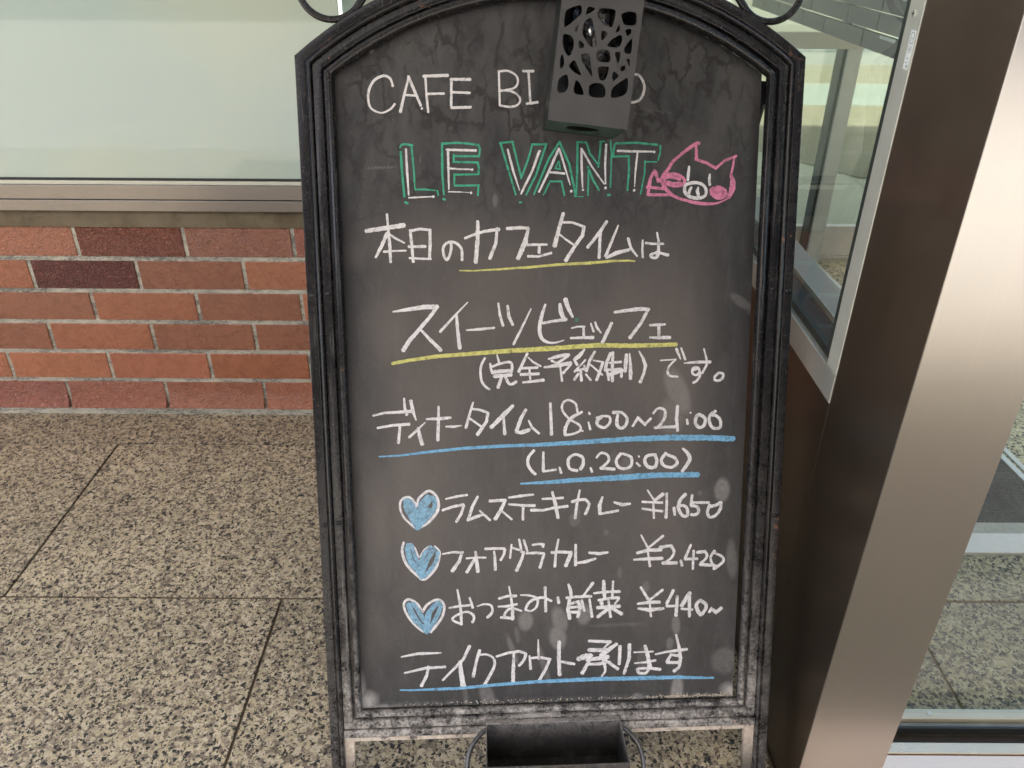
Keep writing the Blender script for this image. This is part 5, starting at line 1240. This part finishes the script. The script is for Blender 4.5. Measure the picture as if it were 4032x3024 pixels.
# grains of chalk on the ledge
bm = bmesh.new()
for i in range(420):
    u = random.choice((random.uniform(.13, .254), random.uniform(-.2, .12), random.uniform(.16, .25))); v = .0372+abs(random.gauss(0, .0018)); r = random.uniform(.0004, .0011)
    bmesh.ops.create_icosphere(bm, subdivisions=1, radius=r, matrix=Matrix.Translation(P(u, v, -.0125+random.uniform(0, .003))))
cg = from_bm('chalk_crumbs', bm, mat_simple('chalk_crumb', (.62, .55, .44), .9), sign); cg['kind'] = 'stuff'

# ================================================================== LANTERN (pierced metal box hanging on the sign)
LW, LD = .0866, .086
lant = empty('pierced_lantern')
ang = math.atan2(-.0103, .0860)
U2 = U*math.cos(ang)+V*math.sin(ang); V2 = -U*math.sin(ang)+V*math.cos(ang)
ML_ = Matrix((U2, -NN, V2)).transposed().to_4x4(); ML_.translation = O + U*(-.01427)+V*.78945+NN*.0052
lant.matrix_world = ML_
tag(lant, 'black metal box lantern with branch shaped cutouts hung crookedly over the sign', 'lantern')
m = NT('grey_black_powdercoat'); oc = m.coord('Object'); n1 = m.noise(oc, 26, 4, .6, .4); n2 = m.noise(oc, 900, 3)
m.pbr(m.ramp(n1, (.3, (.050, .049, .048)), (.7, (.072, .071, .069))), .55, normal=m.bump(n2, .15, .0004), spec=.4); M_lan = m.m
LH = .30
cu = bpy.data.curves.new('lantern_front', 'CURVE'); cu.dimensions = '2D'; cu.fill_mode = 'BOTH'; cu.extrude = .0006; cu.bevel_depth = .0002
def poly_spline(pts, smooth=False):
    sp = cu.splines.new('POLY'); sp.points.add(len(pts)-1)
    for p, (x, y) in zip(sp.points, pts): p.co = (x/1000, y/1000, 0, 1)
    sp.use_cyclic_u = True
poly_spline([(0, 0), (LW*1000, 0), (LW*1000, LH*1000), (0, LH*1000)])
def chaikin(p, k=2):
    for _ in range(k):
        q = []
        for i in range(len(p)):
            a, b_ = p[i], p[(i+1) % len(p)]; q += [(a[0]*.8+b_[0]*.2, a[1]*.8+b_[1]*.2), (a[0]*.2+b_[0]*.8, a[1]*.2+b_[1]*.8)]
        p = q
    return p
def grow(c, d=.8):
    cx = sum(x for x, y in c)/len(c); cy = sum(y for x, y in c)/len(c); q = []
    for x, y in c: l = math.hypot(x-cx, y-cy)+1e-6; q.append((x+(x-cx)/l*d, y+(y-cy)/l*d))
    return q
CUTOUTS = [grow(c) for c in CUTOUTS]
allc = [chaikin(c) for c in CUTOUTS]
for c in allc: poly_spline(c)
for c in CUTOUTS:           # the same pattern repeats above
    sh = [(x, y+138) for x, y in c]
    if max(y for x, y in sh) < 292: poly_spline(chaikin(sh))
co_ = bpy.data.objects.new('tmp', cu); COL.objects.link(co_)
bpy.context.view_layer.update(); dg = bpy.context.evaluated_depsgraph_get()
mef = bpy.data.meshes.new_from_object(co_.evaluated_get(dg)); bpy.data.objects.remove(co_)
mef.transform(Matrix.Translation((0, -LD, 0)) @ Matrix.Rotation(PI/2, 4, 'X')); mef.materials.clear(); mef.name = 'front_panel'
fp = link('front_panel', mef, M_lan, lant)
m = NT('glossy_black'); oc = m.coord('Object'); sp_ = m.math('GREATER_THAN', m.noise(oc, 420, 4, .8), .665)
m.pbr(m.mix(sp_, (.012, .014, .013), (.35, .35, .33)), .28, spec=.5); M_ls = m.m
for s, x in ((0, .0006), (1, LW-.0020)):      # side panels, each with slots cut near the edge
    bm = bmesh.new(); box(bm, x, x+.0014, -LD+.0012, -.001, 0, LH); from_bm('side_panel', bm, M_ls, lant)
boxo('back_panel', M_ls, lant, .0006, LW-.0006, -.0010, 0, .0, LH)
# bottom with a round hole
cu = bpy.data.curves.new('lantern_base', 'CURVE'); cu.dimensions = '2D'; cu.fill_mode = 'BOTH'; cu.extrude = .0006
poly_spline([(.8, 1.5), (LW*1000-.8, 1.5), (LW*1000-.8, LD*1000-1.5), (.8, LD*1000-1.5)])
poly_spline([(43+19*math.cos(a*PI/16), 43+19*math.sin(a*PI/16)) for a in range(32)])
co_ = bpy.data.objects.new('tmp', cu); COL.objects.link(co_); bpy.context.view_layer.update(); dg = bpy.context.evaluated_depsgraph_get()
meb = bpy.data.meshes.new_from_object(co_.evaluated_get(dg)); bpy.data.objects.remove(co_)
meb.transform(Matrix.Translation((0, -LD, .0012))); meb.materials.clear()
m = NT('dusty_green_black'); oc = m.coord('Object'); n1 = m.noise(m.coord('Object', (1, .3, 1)), 120, 4, .7); sp_ = m.ramp(m.noise(oc, 520, 4, .8), (.60, 0), (.70, 1))
m.pbr(m.mix(m.math('MULTIPLY', sp_, .5), m.ramp(n1, (.35, (.012, .022, .018)), (.7, (.028, .050, .040))), (.42, .42, .38)), .45); link('base_panel', meb, m.m, lant)
# crumpled clear wrap inside
bm = bmesh.new(); bmesh.ops.create_icosphere(bm, subdivisions=4, radius=1, matrix=Matrix.Translation((LW/2, -LD*.5, .11)) @ Matrix.Diagonal((.026, .022, .062, 1)))
for v in bm.verts:
    nn_ = pnoise(v.co*70)*.010 + pnoise(v.co*190)*.006; v.co += (v.co-Vector((LW/2, -LD*.5, .11))).normalized()*nn_
m = NT('crumpled_wrap'); oc = m.coord('Object'); m.pbr(m.ramp(m.noise(oc, 60, 3), (.4, (.012, .012, .013)), (.7, (.06, .055, .05))), .16, spec=.9, normal=m.bump(m.noise(oc, 200, 3, .5, 1), .6, .002))
from_bm('inner_wrap', bm, m.m, lant, smooth=True)
bm = bmesh.new(); bmesh.ops.create_icosphere(bm, subdivisions=2, radius=1, matrix=Matrix.Translation((.0355, -.072, .098)) @ Matrix.Diagonal((.0035, .002, .0055, 1)))
for v in bm.verts: v.co += Vector((pnoise(v.co*500), 0, pnoise(v.co*500+Vector((9, 0, 0)))))*.0016
from_bm('foil_scrap', bm, mat_simple('silver_foil', (.85, .84, .80), .18, 1), lant)
# hook that carries it over the arch
bm = bmesh.new(); tube(bm, [(LW/2, -.002, LH-.002), (LW/2, .004, LH+.012), (LW/2, .020, LH+.018), (LW/2, .034, LH+.004), (LW/2, .036, .185), (LW/2, .020, .168)], .0022, 8)
from_bm('hook', bm, M_paint2, lant, smooth=True)

# ================================================================== CHALK TRAY at the foot of the board
tr = empty('chalk_tray'); MT = MB.copy(); MT.translation = MB @ Vector(P(0, -.039, 0)); tr.matrix_world = MT
tag(tr, 'open black metal tray with wire handles hooked to the bottom of the sign', 'tray')
m = NT('dusty_black_tray'); oc = m.coord('Object'); xyz = m.sep(oc); n1 = m.noise(oc, 55, 5, .7, .3); n2 = m.noise(oc, 300, 4, .7)
hi = m.ramp(xyz[2], (.0, 0), (.030, .05), (.048, .35), (.058, 1))
d = m.math('MULTIPLY', hi, m.ramp(m.math('ADD', m.math('MULTIPLY', n1, .5), m.math('MULTIPLY', n2, .5)), (.38, .1), (.55, 1)))
d = m.math('MAXIMUM', d, m.ramp(n1, (.5, 0), (.72, .12)))
m.pbr(m.mix(d, (.010, .010, .010), (.40, .37, .34)), .45, normal=m.bump(n2, .2, .0008)); M_tray = m.m
zt = .0595; th_ = .0012
def tp(name, *a, **k): return boxo(name, M_tray, tr, *a, **k)
tp('back_wall', -.089, .0915, -.0048, -.0036, 0, zt+.0005)
bm = bmesh.new()       # folded rim of the back wall
box(bm, -.089, .0915, -.0125, -.0049, zt-.0008, zt+.0005); from_bm('rim', bm, M_tray, tr)
tp('front_wall', -.0885, .0915, -.0806, -.0794, 0, zt-.016)
tp('floor_plate', -.0885, .0915, -.0793, -.0049, 0, th_)
for x in (-.0900, .0917):
    bm = bmesh.new(); y0, y1 = -.0806, -.0036
    a = [bm.verts.new(q) for q in ((x, y0, 0), (x, y1, 0), (x, y1, zt), (x, y0, zt-.016))]; b_ = [bm.verts.new((q[0]+.001, q[1], q[2])) for q in ((x, y0, 0), (x, y1, 0), (x, y1, zt), (x, y0, zt-.016))]
    bm.faces.new(a); bm.faces.new(b_[::-1])
    for i in range(4): bm.faces.new((a[i], a[(i+1) % 4], b_[(i+1) % 4], b_[i]))
    from_bm('side_wall', bm, M_tray, tr)
M_wire = mat_simple('galvanised_wire', (.14, .14, .145), .45, .6, vary=.4, scale=200, bump=.3)
for s in (-1, 1):
    bm = bmesh.new(); xb = -.090 if s < 0 else .0927
    pts = [(xb+s*.001, -.012, .049), (xb+s*.010, -.018, .045), (xb+s*.020, -.028, .036), (xb+s*.025, -.038, .022), (xb+s*.0255, -.048, .006), (xb+s*.022, -.058, -.008), (xb+s*.012, -.066, -.018), (xb+s*.001, -.07, -.020)]
    vs_ = [Vector(p) for p in pts]; sp3 = []
    for i in range(len(vs_)-1):
        p0, p1, p2, p3 = vs_[max(i-1, 0)], vs_[i], vs_[i+1], vs_[min(i+2, len(vs_)-1)]
        for k in range(5): t_ = k/5; sp3.append(.5*((2*p1)+(p2-p0)*t_+(2*p0-5*p1+4*p2-p3)*t_*t_+(3*p1-p0-3*p2+p3)*t_**3))
    sp3.append(vs_[-1]); tube(bm, sp3, .0032, 10); from_bm('wire_handle', bm, M_wire, tr, smooth=True)
boxo('hook_plate', M_tray, tr, -.040, .012, -.0036, .010, zt+.002, zt+.008)
